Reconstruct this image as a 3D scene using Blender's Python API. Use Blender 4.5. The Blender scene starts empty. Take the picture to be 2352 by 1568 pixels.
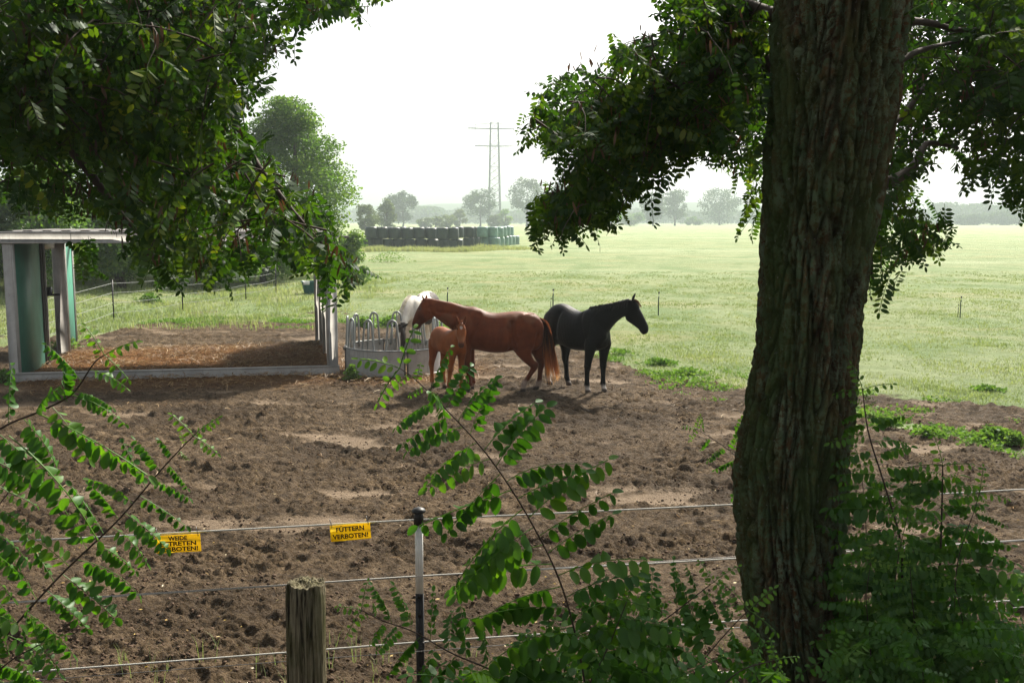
import bpy, math, random
import numpy as np
from mathutils import Matrix, Vector

# ------------------------------------------------------------------ camera, sky, sun, exposure
SC = bpy.context.scene
COL = SC.collection
CAM_Z = 3.2
PITCH = math.radians(6.93)
cam_data = bpy.data.cameras.new('camera')
cam_data.lens = 35.0
cam_data.sensor_width = 36.0
cam_data.clip_start = 0.05
cam_data.clip_end = 6000.0
cam = bpy.data.objects.new('camera', cam_data)
cam.location = (0, 0, CAM_Z)
cam.rotation_euler = (math.pi / 2 - PITCH, 0, 0)
COL.objects.link(cam)
SC.camera = cam

SUN_EL = math.radians(40)
SUN_AZ = math.radians(28)              # from +Y (view direction) towards +X (right)
world = bpy.data.worlds.new('World')
SC.world = world
world.use_nodes = True
wn = world.node_tree.nodes
wl = world.node_tree.links
bg = wn['Background']
skyt = wn.new('ShaderNodeTexSky')
skyt.sky_type = 'NISHITA'
skyt.sun_disc = False
skyt.sun_elevation = SUN_EL
skyt.sun_rotation = SUN_AZ
skyt.dust_density = 5.0
skyt.air_density = 1.0
skyt.ozone_density = 1.0
hsv = wn.new('ShaderNodeHueSaturation')          # hazy, whitish morning sky
hsv.inputs['Saturation'].default_value = 0.22
wl.new(skyt.outputs[0], hsv.inputs['Color'])
wl.new(hsv.outputs[0], bg.inputs[0])
bg.inputs[1].default_value = 0.075

sun_d = bpy.data.lights.new('sun', 'SUN')
sun_d.energy = 4.2
sun_d.angle = math.radians(4.0)
sun_d.color = (1.0, 0.92, 0.78)
sun = bpy.data.objects.new('sun', sun_d)
sd = Vector((math.sin(SUN_AZ) * math.cos(SUN_EL), math.cos(SUN_AZ) * math.cos(SUN_EL), math.sin(SUN_EL)))
sun.rotation_euler = sd.to_track_quat('Z', 'Y').to_euler()
sun.location = sd * 50
COL.objects.link(sun)

SC.view_settings.view_transform = 'Standard'
SC.view_settings.look = 'None'
SC.view_settings.exposure = 1.35
SC.view_settings.gamma = 1.0
SC.view_settings.use_curve_mapping = False
cy = SC.cycles
cy.use_denoising = True
cy.max_bounces = 6
cy.diffuse_bounces = 3
cy.glossy_bounces = 2
cy.transmission_bounces = 3
cy.volume_bounces = 1
cy.transparent_max_bounces = 6
cy.caustics_reflective = False
cy.caustics_refractive = False
cy.sample_clamp_indirect = 6.0

# ------------------------------------------------------------------ photo pixel (2352 x 1568) -> world ray, used to measure where things stand
F_PX = 2352 * 35 / 36
_cp, _sp = math.cos(PITCH), math.sin(PITCH)


def ray(u, v):
    x = (u - 1176); y = -(v - 784)
    return np.array([x, y * _sp + F_PX * _cp, y * _cp - F_PX * _sp]) / F_PX


def on_ground(u, v, z=0.0):
    d = ray(u, v)
    t = (z - CAM_Z) / d[2]
    return np.array([0, 0, CAM_Z]) + d * t


def at_y(u, v, Y):
    d = ray(u, v)
    return np.array([0, 0, CAM_Z]) + d * (Y / d[1])


# ------------------------------------------------------------------ noise (numpy gradient noise)
_prng = np.random.RandomState(7)
_perm = _prng.permutation(512).astype(np.int64)
_perm = np.concatenate([_perm, _perm, _perm])
_gr = _prng.normal(size=(512, 3)); _gr /= np.linalg.norm(_gr, axis=1)[:, None]


def noise3(x, y, z):
    x, y, z = np.broadcast_arrays(np.asarray(x, float), np.asarray(y, float), np.asarray(z, float))
    xi = np.floor(x).astype(np.int64); yi = np.floor(y).astype(np.int64); zi = np.floor(z).astype(np.int64)
    xf = x - xi; yf = y - yi; zf = z - zi
    u = xf * xf * xf * (xf * (xf * 6 - 15) + 10)
    v = yf * yf * yf * (yf * (yf * 6 - 15) + 10)
    w = zf * zf * zf * (zf * (zf * 6 - 15) + 10)
    xi &= 511; yi &= 511; zi &= 511

    def g(i, j, k):
        h = _perm[_perm[_perm[(xi + i) & 511] + ((yi + j) & 511)] + ((zi + k) & 511)] & 511
        gv = _gr[h]
        return gv[..., 0] * (xf - i) + gv[..., 1] * (yf - j) + gv[..., 2] * (zf - k)
    def L(a, b, t): return a + t * (b - a)
    return L(L(L(g(0, 0, 0), g(1, 0, 0), u), L(g(0, 1, 0), g(1, 1, 0), u), v),
             L(L(g(0, 0, 1), g(1, 0, 1), u), L(g(0, 1, 1), g(1, 1, 1), u), v), w) * 1.6


def noise2(x, y, s=0.0):
    return noise3(x, y, np.zeros_like(np.asarray(x, float)) + 0.37 + s * 17.3)


def fbm2(x, y, o=4, s=0.0, lac=2.03, gain=0.5):
    a = 1.0; r = 0; t = 0
    for i in range(o):
        r = r + a * noise2(x, y, s + i); t += a
        x = x * lac; y = y * lac; a *= gain
    return r / t


def worley2(x, y, s=0):
    """distance to nearest jittered cell point"""
    xi = np.floor(x).astype(np.int64); yi = np.floor(y).astype(np.int64)
    best = np.full(x.shape, 9.0)
    for i in (-1, 0, 1):
        for j in (-1, 0, 1):
            h = _perm[_perm[(xi + i) & 511] + ((yi + j + s * 31) & 511)] & 511
            px = xi + i + 0.5 + 0.45 * _gr[h, 0] * 1.4; py = yi + j + 0.5 + 0.45 * _gr[h, 1] * 1.4
            best = np.minimum(best, np.hypot(px - x, py - y))
    return best


def sstep(a, b, x):
    t = np.clip((x - a) / (b - a), 0, 1)
    return t * t * (3 - 2 * t)


# ------------------------------------------------------------------ mesh helpers
def np_mesh(name, V, polys, mat=None, smooth=True, attrs=None, mats=None, mat_idx=None):
    """polys: list of int arrays (k, n) of the same n each"""
    me = bpy.data.meshes.new(name)
    V = np.asarray(V, np.float32)
    polys = [np.asarray(p, np.int32) for p in (polys if isinstance(polys, list) else [polys]) if len(p)]
    me.vertices.add(len(V)); me.vertices.foreach_set('co', V.ravel())
    nl = sum(p.size for p in polys); npoly = sum(len(p) for p in polys)
    me.loops.add(nl); me.polygons.add(npoly)
    me.loops.foreach_set('vertex_index', np.concatenate([p.ravel() for p in polys]))
    tot = np.concatenate([np.full(len(p), p.shape[1], np.int32) for p in polys])
    st = np.concatenate([[0], np.cumsum(tot)[:-1]]).astype(np.int32)
    me.polygons.foreach_set('loop_start', st)
    me.polygons.foreach_set('loop_total', tot)
    if smooth:
        me.polygons.foreach_set('use_smooth', np.ones(npoly, bool))
    if attrs:
        for k, a in attrs.items():
            a = np.asarray(a, np.float32)
            if a.ndim == 1:
                at = me.attributes.new(k, 'FLOAT', 'POINT'); at.data.foreach_set('value', a)
            else:
                at = me.attributes.new(k, 'FLOAT_COLOR', 'POINT')
                if a.shape[1] == 3:
                    a = np.concatenate([a, np.ones((len(a), 1), np.float32)], 1)
                at.data.foreach_set('color', a.ravel())
    if mat is not None:
        me.materials.append(mat)
    me.update(calc_edges=True)
    me.validate()
    return me


def link(name, me, parent=None, loc=None, smooth=None):
    o = bpy.data.objects.new(name, me)
    COL.objects.link(o)
    if parent is not None:
        o.parent = parent
    if loc is not None:
        o.location = loc
    return o


def thing(name, label, cat, loc=(0, 0, 0), rotz=0.0, group=None):
    o = bpy.data.objects.new(name, None)
    o.empty_display_size = 0.2
    COL.objects.link(o)
    o.location = loc
    o.rotation_euler = (0, 0, rotz)
    tag(o, label, cat, group)
    return o


def tag(o, label=None, cat=None, group=None, kind=None):
    if label: o['label'] = label
    if cat: o['category'] = cat
    if group: o['group'] = group
    if kind: o['kind'] = kind
    return o


class MB:
    """collects vertices / polygons in world (or local) coordinates; build() makes ONE mesh object"""
    def __init__(self):
        self.v = []; self.n = 0; self.p = {}; self.a = {}

    def add(self, V, *polys, **attrs):
        V = np.asarray(V, float)
        for P in polys:
            P = np.asarray(P, int)
            if len(P): self.p.setdefault(P.shape[1], []).append(P + self.n)
        self.v.append(V); self.n += len(V)
        for k, a in attrs.items():
            self.a.setdefault(k, []).append(np.broadcast_to(np.asarray(a, float), (len(V),) + np.shape(a)[1:] if np.ndim(a) > 1 else (len(V),)))
        return self

    def box(self, c, s, rz=0.0, rx=0.0, ry=0.0, bev=0.0):
        s = np.asarray(s, float) / 2
        if bev <= 0:
            V = np.array([[x, y, z] for x in (-1, 1) for y in (-1, 1) for z in (-1, 1)], float) * s
            P = np.array([[0, 1, 3, 2], [4, 6, 7, 5], [0, 4, 5, 1], [2, 3, 7, 6], [0, 2, 6, 4], [1, 5, 7, 3]])
            Q = None
        else:
            b = min(bev, s.min() * 0.9)
            V = []; P = []; T = []
            idx = {}
            for x in (-1, 1):
                for y in (-1, 1):
                    for z in (-1, 1):
                        for ax in range(3):
                            p = np.array([x, y, z], float) * (s - b)
                            p[ax] += (x, y, z)[ax] * b
                            idx[(x, y, z, ax)] = len(V); V.append(p)
            for ax in range(3):
                o = [i for i in range(3) if i != ax]
                for sg in (-1, 1):
                    q = []
                    for a, bb in ((-1, -1), (1, -1), (1, 1), (-1, 1)):
                        k = [0, 0, 0]; k[ax] = sg; k[o[0]] = a; k[o[1]] = bb
                        q.append(idx[tuple(k) + (ax,)])
                    P.append(q)
                for a in (-1, 1):
                    for bb in (-1, 1):
                        k0 = [0, 0, 0]; k0[ax] = -1; k0[o[0]] = a; k0[o[1]] = bb
                        k1 = list(k0); k1[ax] = 1
                        P.append([idx[tuple(k0) + (o[0],)], idx[tuple(k1) + (o[0],)], idx[tuple(k1) + (o[1],)], idx[tuple(k0) + (o[1],)]])
            for x in (-1, 1):
                for y in (-1, 1):
                    for z in (-1, 1):
                        T.append([idx[(x, y, z, i)] for i in range(3)])
            V = np.array(V); P = np.array(P); Q = np.array(T)
        R = np.array(Matrix.Rotation(rz, 3, 'Z') @ Matrix.Rotation(ry, 3, 'Y') @ Matrix.Rotation(rx, 3, 'X'))
        V = V @ R.T + np.asarray(c, float)
        return self.add(V, P) if Q is None else self.add(V, P, Q)

    def tube(self, pts, radii, n=8, cap=True, flat=1.0):
        pts = np.asarray(pts, float); m = len(pts)
        radii = np.broadcast_to(np.asarray(radii, float), (m,))
        d = np.gradient(pts, axis=0)
        d /= np.linalg.norm(d, axis=1)[:, None] + 1e-9
        up = np.array([0, 0, 1.0]) if abs(d[0, 2]) < 0.9 else np.array([0, 1.0, 0])
        V = np.zeros((m, n, 3)); th = np.arange(n) * 2 * math.pi / n
        a = np.cross(up, d[0]); a /= np.linalg.norm(a)
        for i in range(m):
            a = a - d[i] * np.dot(a, d[i]); a /= np.linalg.norm(a) + 1e-9
            b = np.cross(d[i], a)
            V[i] = pts[i] + radii[i] * (np.cos(th)[:, None] * a + flat * np.sin(th)[:, None] * b)
        P = grid_quads(m, n, wrap=True)
        if cap:
            return self.add(V.reshape(-1, 3), P, np.array([np.arange(n)[::-1]]), np.array([(m - 1) * n + np.arange(n)])) if n != 4 else \
                self.add(V.reshape(-1, 3), np.concatenate([P, [[3, 2, 1, 0]], [(m - 1) * 4 + np.arange(4)]]))
        return self.add(V.reshape(-1, 3), P)

    def mesh(self, name, mat, smooth=False):
        V = np.concatenate(self.v)
        polys = [np.concatenate(x) for x in self.p.values()]
        at = {k: np.concatenate(x) for k, x in self.a.items()}
        return np_mesh(name, V, polys, mat, smooth, at)

    def build(self, name, mat, parent=None, smooth=False, loc=None):
        """vertices are in the parent's local frame"""
        return link(name, self.mesh(name, mat, smooth), parent, loc)


def grid_quads(m, n, wrap=False):
    i = np.arange(m - 1)[:, None]; j = np.arange(n if wrap else n - 1)[None, :]
    a = i * n + j; b = i * n + (j + 1) % n
    return np.stack([a, b, b + n, a + n], -1).reshape(-1, 4)


def stack(V, polys, M):
    """many transformed copies of one small mesh; M is (k, 3, 4)"""
    k = len(M); nv = len(V)
    W = np.einsum('kij,vj->kvi', M[:, :, :3], V) + M[:, None, :, 3]
    out = []
    for P in polys:
        out.append((P[None] + (np.arange(k) * nv)[:, None, None]).reshape(-1, P.shape[1]))
    return W.reshape(-1, 3), out


def frame(dirv, up, scale=1.0, loc=(0, 0, 0)):
    """3x4 matrix, x along dirv, z near up"""
    x = np.asarray(dirv, float); x = x / (np.linalg.norm(x) + 1e-9)
    y = np.cross(up, x); ny = np.linalg.norm(y)
    y = y / ny if ny > 1e-4 else np.array([0, 1.0, 0])
    z = np.cross(x, y)
    M = np.zeros((3, 4)); M[:, 0] = x * scale; M[:, 1] = y * scale; M[:, 2] = z * scale; M[:, 3] = loc
    return M


def m44(M):
    return Matrix([list(M[0]), list(M[1]), list(M[2]), [0, 0, 0, 1]])


def spline(pts, n):
    pts = np.asarray(pts, float); m = len(pts)
    P = np.vstack([2 * pts[0] - pts[1], pts, 2 * pts[-1] - pts[-2]])
    t = np.linspace(0, m - 1, n); i = np.minimum(t.astype(int), m - 2); f = (t - i)[:, None]
    a, b, c, d = P[i], P[i + 1], P[i + 2], P[i + 3]
    return 0.5 * (2 * b + (c - a) * f + (2 * a - 5 * b + 4 * c - d) * f ** 2 + (3 * b - a - 3 * c + d) * f ** 3)


# ------------------------------------------------------------------ materials
class NT:
    def __init__(self, name):
        self.m = bpy.data.materials.new(name); self.m.use_nodes = True
        self.t = self.m.node_tree; self.n = self.t.nodes; self.l = self.t.links
        self.b = self.n['Principled BSDF']; self.out = self.n['Material Output']

    def new(self, typ, **kw):
        x = self.n.new(typ)
        for k, v in kw.items():
            if k.startswith('i_'):
                x.inputs[k[2:].replace('_', ' ')].default_value = v
            else:
                setattr(x, k, v)
        return x

    def lk(self, a, b): self.l.new(a, b)

    def attr(self, name): return self.new('ShaderNodeAttribute', attribute_name=name)

    def coord(self, scale=(1, 1, 1), which='Object'):
        tc = self.new('ShaderNodeTexCoord'); mp = self.new('ShaderNodeMapping')
        mp.inputs['Scale'].default_value = scale
        self.lk(tc.outputs[which], mp.inputs['Vector'])
        return mp.outputs[0]

    def noise(self, vec, scale, detail=4, rough=0.55, dist=0.0):
        x = self.new('ShaderNodeTexNoise')
        x.inputs['Scale'].default_value = scale; x.inputs['Detail'].default_value = detail
        x.inputs['Roughness'].default_value = rough; x.inputs['Distortion'].default_value = dist
        if vec is not None: self.lk(vec, x.inputs['Vector'])
        return x.outputs['Fac']

    def ramp(self, fac, stops):
        r = self.new('ShaderNodeValToRGB')
        e = r.color_ramp.elements
        while len(e) < len(stops): e.new(0.5)
        for el, (p, c) in zip(e, stops):
            el.position = p; el.color = tuple(c) + ((1,) if len(c) == 3 else ())
        self.lk(fac, r.inputs[0])
        return r.outputs[0]

    def mix(self, fac, a, b, mode='MIX'):
        x = self.new('ShaderNodeMix', data_type='RGBA', blend_type=mode)
        for s, val in ((x.inputs[0], fac), (x.inputs[6], a), (x.inputs[7], b)):
            if hasattr(val, 'is_output'): self.lk(val, s)
            else: s.default_value = (val if isinstance(val, (int, float)) else tuple(val) + ((1,) if len(val) == 3 else ()))
        return x.outputs[2]

    def math(self, op, a, b=0.0, clamp=False):
        x = self.new('ShaderNodeMath', operation=op, use_clamp=clamp)
        for s, val in ((x.inputs[0], a), (x.inputs[1], b)):
            if hasattr(val, 'is_output'): self.lk(val, s)
            else: s.default_value = val
        return x.outputs[0]

    def bump(self, h, strength=0.3, dist=0.02):
        x = self.new('ShaderNodeBump'); x.inputs['Strength'].default_value = strength; x.inputs['Distance'].default_value = dist
        self.lk(h, x.inputs['Height']); self.lk(x.outputs[0], self.b.inputs['Normal'])
        return x.outputs[0]

    def base(self, c, rough=0.7, spec=0.3, metal=0.0):
        if hasattr(c, 'is_output'): self.lk(c, self.b.inputs['Base Color'])
        else: self.b.inputs['Base Color'].default_value = tuple(c) + (1,)
        if hasattr(rough, 'is_output'): self.lk(rough, self.b.inputs['Roughness'])
        else: self.b.inputs['Roughness'].default_value = rough
        self.b.inputs['Specular IOR Level'].default_value = spec
        self.b.inputs['Metallic'].default_value = metal
        return self


def simple(name, c, rough=0.6, spec=0.3, metal=0.0, var=0.25, scale=6.0, bump=0.0):
    t = NT(name)
    n = t.noise(t.coord(), scale, 5, 0.6)
    lo = tuple(x * (1 - var) for x in c); hi = tuple(min(1, x * (1 + var)) for x in c)
    t.base(t.ramp(n, [(0.3, lo), (0.7, hi)]), rough, spec, metal)
    if bump: t.bump(t.noise(t.coord(), scale * 6, 4), bump, 0.01)
    return t.m


def leaf_mat(name, stops, trans=0.45, gloss=0.08, rough=0.35, tcol=(1.25, 1.35, 0.5)):
    """thin leaf: reflects and lets light through; colour from the 'tint' attribute + a per-object shift"""
    t = NT(name)
    at = t.attr('tint').outputs['Fac']
    oi = t.new('ShaderNodeObjectInfo').outputs['Random']
    f = t.math('ADD', t.math('MULTIPLY', at, 0.75), t.math('MULTIPLY', oi, 0.25), clamp=True)
    c = t.ramp(f, stops)
    df = t.new('ShaderNodeBsdfDiffuse'); t.lk(c, df.inputs[0])
    tr = t.new('ShaderNodeBsdfTranslucent')
    t.lk(t.mix(1.0, c, tcol, 'MULTIPLY'), tr.inputs[0])
    gl = t.new('ShaderNodeBsdfGlossy'); gl.inputs['Roughness'].default_value = rough
    gl.inputs[0].default_value = (0.75, 0.8, 0.8, 1)
    m1 = t.new('ShaderNodeMixShader'); m1.inputs[0].default_value = trans
    t.lk(df.outputs[0], m1.inputs[1]); t.lk(tr.outputs[0], m1.inputs[2])
    m2 = t.new('ShaderNodeMixShader'); m2.inputs[0].default_value = gloss
    t.lk(m1.outputs[0], m2.inputs[1]); t.lk(gl.outputs[0], m2.inputs[2])
    t.lk(m2.outputs[0], t.out.inputs['Surface'])
    t.n.remove(t.b)
    return t.m
# ================================================================== GROUND
_bp = [(-500, 800), (0, 800), (120, 800), (215, 752), (330, 742), (480, 736), (740, 742), (800, 740), (960, 738), (1060, 760), (1200, 768), (1290, 785),
       (1390, 822), (1480, 858), (1600, 880), (1700, 893), (1840, 903), (1980, 908), (2150, 922), (2352, 945), (2800, 995)]
_bw = np.array([on_ground(u, v)[:2] for u, v in _bp])
_bw = _bw[np.argsort(_bw[:, 0])]
# green strip inside the paddock on the right
_sp_ = np.array([on_ground(u, v)[:2] for u, v in [(1930, 945), (2050, 972), (2200, 1000), (2352, 1040), (2700, 1130)]])
# shelter floor corners (world)
SH_FL = on_ground(23, 877); SH_FR = on_ground(778, 858)
SH_W = SH_FR[:2] - SH_FL[:2]
SH_LEN = float(np.linalg.norm(SH_W)); SH_X = SH_W / SH_LEN
SH_Y = np.array([-SH_X[1], SH_X[0]]) + SH_X * -0.07; SH_Y /= np.linalg.norm(SH_Y)
SH_D = 6.3; SH_H = 2.98
HOOFS = []


def macro(x, y):
    x = np.asarray(x, float); y = np.asarray(y, float)
    z = 1.6 * (1 - sstep(0.5, 6.5, y))
    z = z + 1.25 * sstep(-11.5, -24, x + (y - 38) * 0.10) * sstep(26, 40, y) * (1 - 0.6 * sstep(80, 160, y))
    z = z + 0.15 * sstep(60, 100, y) * sstep(26, -14, x) * (1 - sstep(170, 260, y))
    z = z + 0.09 * noise2(x / 9.0, y / 9.0, 3) * sstep(22, 40, y)
    return z


def grass_mask(x, y):
    yb = np.interp(x, _bw[:, 0], _bw[:, 1])
    n = 0.62 * fbm2(x / 1.1, y / 1.6, 4, 11) + 0.35 * noise2(x / 0.35, y / 0.45, 12)
    d = (y - yb) / 1.5 + n
    g = sstep(-0.45, 0.65, d)
    # worn patches behind the shelter
    wp = fbm2(x / 3.2, y / 1.6, 3, 14)
    g = g * (1 - 0.8 * sstep(0.15, 0.4, wp) * sstep(8, 1.5, y - yb) * sstep(-3, -6, x))
    ys = np.interp(x, _sp_[:, 0], _sp_[:, 1]); inx = sstep(_sp_[0, 0] - 0.4, _sp_[0, 0] + 0.8, x)
    band = np.exp(-((y - ys) / 0.75) ** 2) * inx
    g = np.maximum(g, np.clip(band * 1.15 + n * 1.5 * (band > .02) - 0.30 + 0.5 * fbm2(x / 0.8, y / 0.5, 3, 17) * band, 0, 1))
    return g


def straw_mask(x, y):
    # floor of the shelter and the litter trodden out in front of it and round the feeder
    lx = (x - SH_FL[0]) * SH_X[0] + (y - SH_FL[1]) * SH_X[1]
    ly = -(x - SH_FL[0]) * SH_X[1] + (y - SH_FL[1]) * SH_X[0]
    inside = sstep(-0.1, 0.2, lx) * sstep(SH_LEN + 0.2, SH_LEN - 0.2, lx) * sstep(-0.1, 0.1, ly) * sstep(SH_D - 0.6, SH_D - 2.4, ly)
    front = 0.6 * sstep(-1.0, 1.5, lx) * sstep(SH_LEN + 1.5, SH_LEN - 1, lx) * sstep(-2.2, -0.3, ly) * sstep(0.1, -0.05, ly)
    fd = np.hypot(x - FEED[0], y - FEED[1])
    ring = 0.5 * sstep(2.6, 1.2, fd)
    return np.maximum(np.maximum(inside, front), ring)


FEED = on_ground(908, 850)[:2]
_deps = [0.6]
while _deps[-1] < 1480:
    d = _deps[-1]
    k = 0.012 if d < 5.5 else (0.0026 if d < 9 else ((0.0026 if d < 25 else 0.0026 + 0.0034 * min(1, (d - 25) / 20)) if d < 60 else 0.02))
    _deps.append(d + max(0.012, k * d))
_deps = np.array([-40, -12, -4, -1.5, -0.3] + _deps)
_us = np.concatenate([np.linspace(-2.6, -0.66, 22)[:-1], np.linspace(-0.66, 0.66, 470), np.linspace(0.66, 2.6, 22)[1:]])
_D, _U = np.meshgrid(_deps, _us, indexing='ij')
GX = np.clip(_U * np.maximum(np.abs(_D), 3.0), -1250 - 60 * np.abs(_U), 1250 + 60 * np.abs(_U)) * 1.0
GY = _D.copy()
G_m = grass_mask(GX, GY)
G_s = straw_mask(GX, GY)
emb = sstep(6.8, 5.6, GY)
near = (GY > 4.5) & (GY < 75)
dz = np.zeros_like(GX)
xs = GX[near]; ys_ = GY[near]
wx = xs + 0.10 * noise2(xs / 0.3, ys_ / 0.3, 21); wy = ys_ + 0.10 * noise2(xs / 0.3, ys_ / 0.3, 22)
cr = worley2(wx / 0.30, wy / 0.24, 1)
crater = -0.055 * sstep(0.5, 0.12, cr) + 0.02 * sstep(0.35, 0.6, cr)
cr2 = worley2(wx / 0.17 + 9, wy / 0.14 + 5, 2)
crater += -0.018 * sstep(0.5, 0.15, cr2)
clod = 0.022 * fbm2(wx / 0.40, wy / 0.28, 3, 31) + 0.046 * np.abs(noise2(wx / 0.21, wy / 0.15, 33)) + 0.054 * np.abs(noise2(wx / 0.105, wy / 0.08, 35)) + 0.034 * np.abs(noise2(xs / 0.05, ys_ / 0.045, 34)) + 0.022 * sstep(0.05, 0.45, noise2(wx / 0.13, wy / 0.10, 37)) + 0.02 * sstep(0.1, 0.4, noise2(wx / 0.07, wy / 0.06, 39))
amp = 0.65 + 0.55 * sstep(-0.25, 0.35, fbm2(xs / 1.7, ys_ / 1.0, 3, 36))
smooth_sand = sstep(0.14, 0.34, fbm2(xs / 1.6, ys_ / 0.8, 4, 41)) * sstep(8.5, 10.5, ys_) * (1 - G_s[near])
dirt = (crater * 0.55 + clod) * amp * (1 - 0.85 * smooth_sand)
straw_h = 0.05 * fbm2(xs / 0.5, ys_ / 0.4, 4, 51) + 0.035 * np.abs(noise2(xs / 0.13, ys_ / 0.11, 52))
dirt = dirt * (1 - 0.38 * sstep(11.5, 7.5, ys_)) + 0.020 * np.abs(noise2(xs / 0.062, ys_ / 0.05, 43)) * sstep(12, 8, ys_)
dirt = dirt - dirt.mean() + 0.004
dirt = dirt * (1 - G_s[near]) + straw_h * G_s[near]
gr_h = 0.03 * fbm2(xs / 0.9, ys_ / 0.9, 3, 61) + 0.022 * np.abs(noise2(xs / 0.16, ys_ / 0.16, 62))
dz[near] = dirt * (1 - G_m[near]) + gr_h * G_m[near]
G_sand = np.zeros_like(GX); G_sand[near] = 0.85 * smooth_sand * (1 - G_m[near])
G_h = np.zeros_like(GX); G_h[near] = dz[near]
fade = sstep(75, 55, GY) * sstep(4.5, 5.5, GY)
GZ = macro(GX, GY) + dz * fade
gV = np.stack([GX, GY, GZ], -1).reshape(-1, 3)
gQ = grid_quads(len(_deps), len(_us))
gQ = gQ[:, ::-1]


def ground_material():
    t = NT('ground')
    pos = t.new('ShaderNodeNewGeometry').outputs['Position']
    def mp(s):
        m = t.new('ShaderNodeMapping'); m.inputs['Scale'].default_value = s; t.lk(pos, m.inputs['Vector']); return m.outputs[0]
    # earth
    n1 = t.noise(mp((1, 1, 1)), 5.0, 8, 0.65)
    n2 = t.noise(mp((1, 1, 1)), 38.0, 5, 0.7)
    n3 = t.noise(mp((0.5, 0.9, 1)), 0.55, 4, 0.55)
    earth = t.ramp(n1, [(0.32, (0.024, 0.016, 0.009)), (0.5, (0.108, 0.073, 0.042)), (0.70, (0.250, 0.178, 0.108))])
    earth = t.mix(t.math('MULTIPLY', n2, 0.55), earth, t.ramp(n2, [(0.38, (0.026, 0.017, 0.009)), (0.64, (0.29, 0.205, 0.125))]))
    n6 = t.noise(mp((0.8, 1.3, 1)), 13.0, 5, 0.7, 0.6)
    earth = t.mix(t.ramp(n6, [(0.33, (0.8, 0.8, 0.8)), (0.47, (0, 0, 0))]), earth, (0.030, 0.020, 0.014))
    earth = t.mix(t.ramp(n3, [(0.42, (0, 0, 0)), (0.66, (0.75, 0.75, 0.75))]), earth, (0.044, 0.030, 0.019), 'MIX')
    sand = t.ramp(n1, [(0.3, (0.25, 0.183, 0.122)), (0.7, (0.37, 0.278, 0.192))])
    earth = t.mix(t.math('MULTIPLY', t.attr('sand').outputs['Fac'], 0.85), earth, sand)
    # trodden straw
    w = t.noise(mp((1, 1, 1)), 22.0, 6, 0.75, 1.5)
    straw = t.ramp(w, [(0.36, (0.060, 0.025, 0.008)), (0.5, (0.24, 0.105, 0.032)), (0.68, (0.50, 0.26, 0.088))])
    earth = t.mix(t.math('MULTIPLY', t.attr('straw').outputs['Fac'], 0.9), earth, straw)
    # grass
    g1 = t.noise(mp((1, 1, 1)), 2.2, 8, 0.7)
    g2 = t.noise(mp((0.045, 0.16, 1)), 1.0, 5, 0.6, 0.6)
    g3 = t.noise(mp((0.02, 0.075, 1)), 1.0, 5, 0.62, 0.4)
    gc = t.ramp(g1, [(0.3, (0.120, 0.175, 0.062)), (0.5, (0.215, 0.280, 0.120)), (0.72, (0.310, 0.365, 0.190))])
    gc = t.mix(t.ramp(g2, [(0.40, (0, 0, 0)), (0.72, (0.38, 0.38, 0.38))]), gc, (0.270, 0.260, 0.105))
    gc = t.mix(t.ramp(g3, [(0.5, (0, 0, 0)), (0.68, (0.5, 0.5, 0.5))]), gc, (0.40, 0.44, 0.28))
    g7 = t.noise(mp((0.30, 0.22, 1)), 1.0, 5, 0.62, 0.5)
    gc = t.mix(t.ramp(g7, [(0.40, (0.65, 0.65, 0.65)), (0.52, (0, 0, 0))]), gc, (0.125, 0.205, 0.062))
    g8 = t.noise(mp((0.16, 0.30, 1)), 1.0, 5, 0.65, 0.5)
    gc = t.mix(t.ramp(g8, [(0.52, (0, 0, 0)), (0.66, (0.55, 0.55, 0.55))]), gc, (0.33, 0.30, 0.14))
    gm = t.math('MULTIPLY', t.attr('grass').outputs['Fac'], 1.0)
    gm = t.ramp(t.math('ADD', gm, t.math('MULTIPLY', t.math('SUBTRACT', t.noise(mp((1, 1, 1)), 7.0, 5, 0.7), 0.5), 0.9)), [(0.38, (0, 0, 0)), (0.56, (1, 1, 1))])
    c = t.mix(gm, earth, gc)
    t.base(c, 0.9, 0.12)
    n4 = t.noise(mp((1, 1.25, 1)), 16.0, 6, 0.72, 0.8)
    n5 = t.noise(mp((1, 1, 1)), 90.0, 3, 0.7)
    hh = t.math('ADD', t.math('ADD', t.math('MULTIPLY', n2, 0.5), t.math('MULTIPLY', n4, 0.9)), t.math('MULTIPLY', n5, 0.25))
    t.bump(hh, 1.0, 0.10)
    return t.m


M_GROUND = ground_material()
fm = G_m.reshape(-1)[gQ].mean(1)
A_all = dict(grass=G_m.ravel(), sand=G_sand.ravel(), straw=G_s.ravel())


def sub_ground(name, sel):
    q = gQ[sel]; used = np.unique(q); mp_ = np.full(len(gV), -1); mp_[used] = np.arange(len(used))
    me = np_mesh(name, gV[used], mp_[q], M_GROUND, True, {k: a[used] for k, a in A_all.items()})
    o = link(name, me); tag(o, kind='structure')
    return o


sub_ground('paddock_ground', fm < 0.5)
sub_ground('pasture', fm >= 0.5)

# ================================================================== HAZE
HAZE_DENS = 0.00060
bm_ = MB().box((0, 770, 29.0), (2900, 1680, 62.0))
hz = NT('haze'); hz.n.remove(hz.b)
pv = hz.new('ShaderNodeVolumePrincipled')
pv.inputs['Color'].default_value = (0.85, 0.97, 1.0, 1)
pv.inputs['Density'].default_value = HAZE_DENS
pv.inputs['Anisotropy'].default_value = 0.0
hz.lk(pv.outputs[0], hz.out.inputs['Volume'])
tag(bm_.build('haze', hz.m), kind='stuff')
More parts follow.
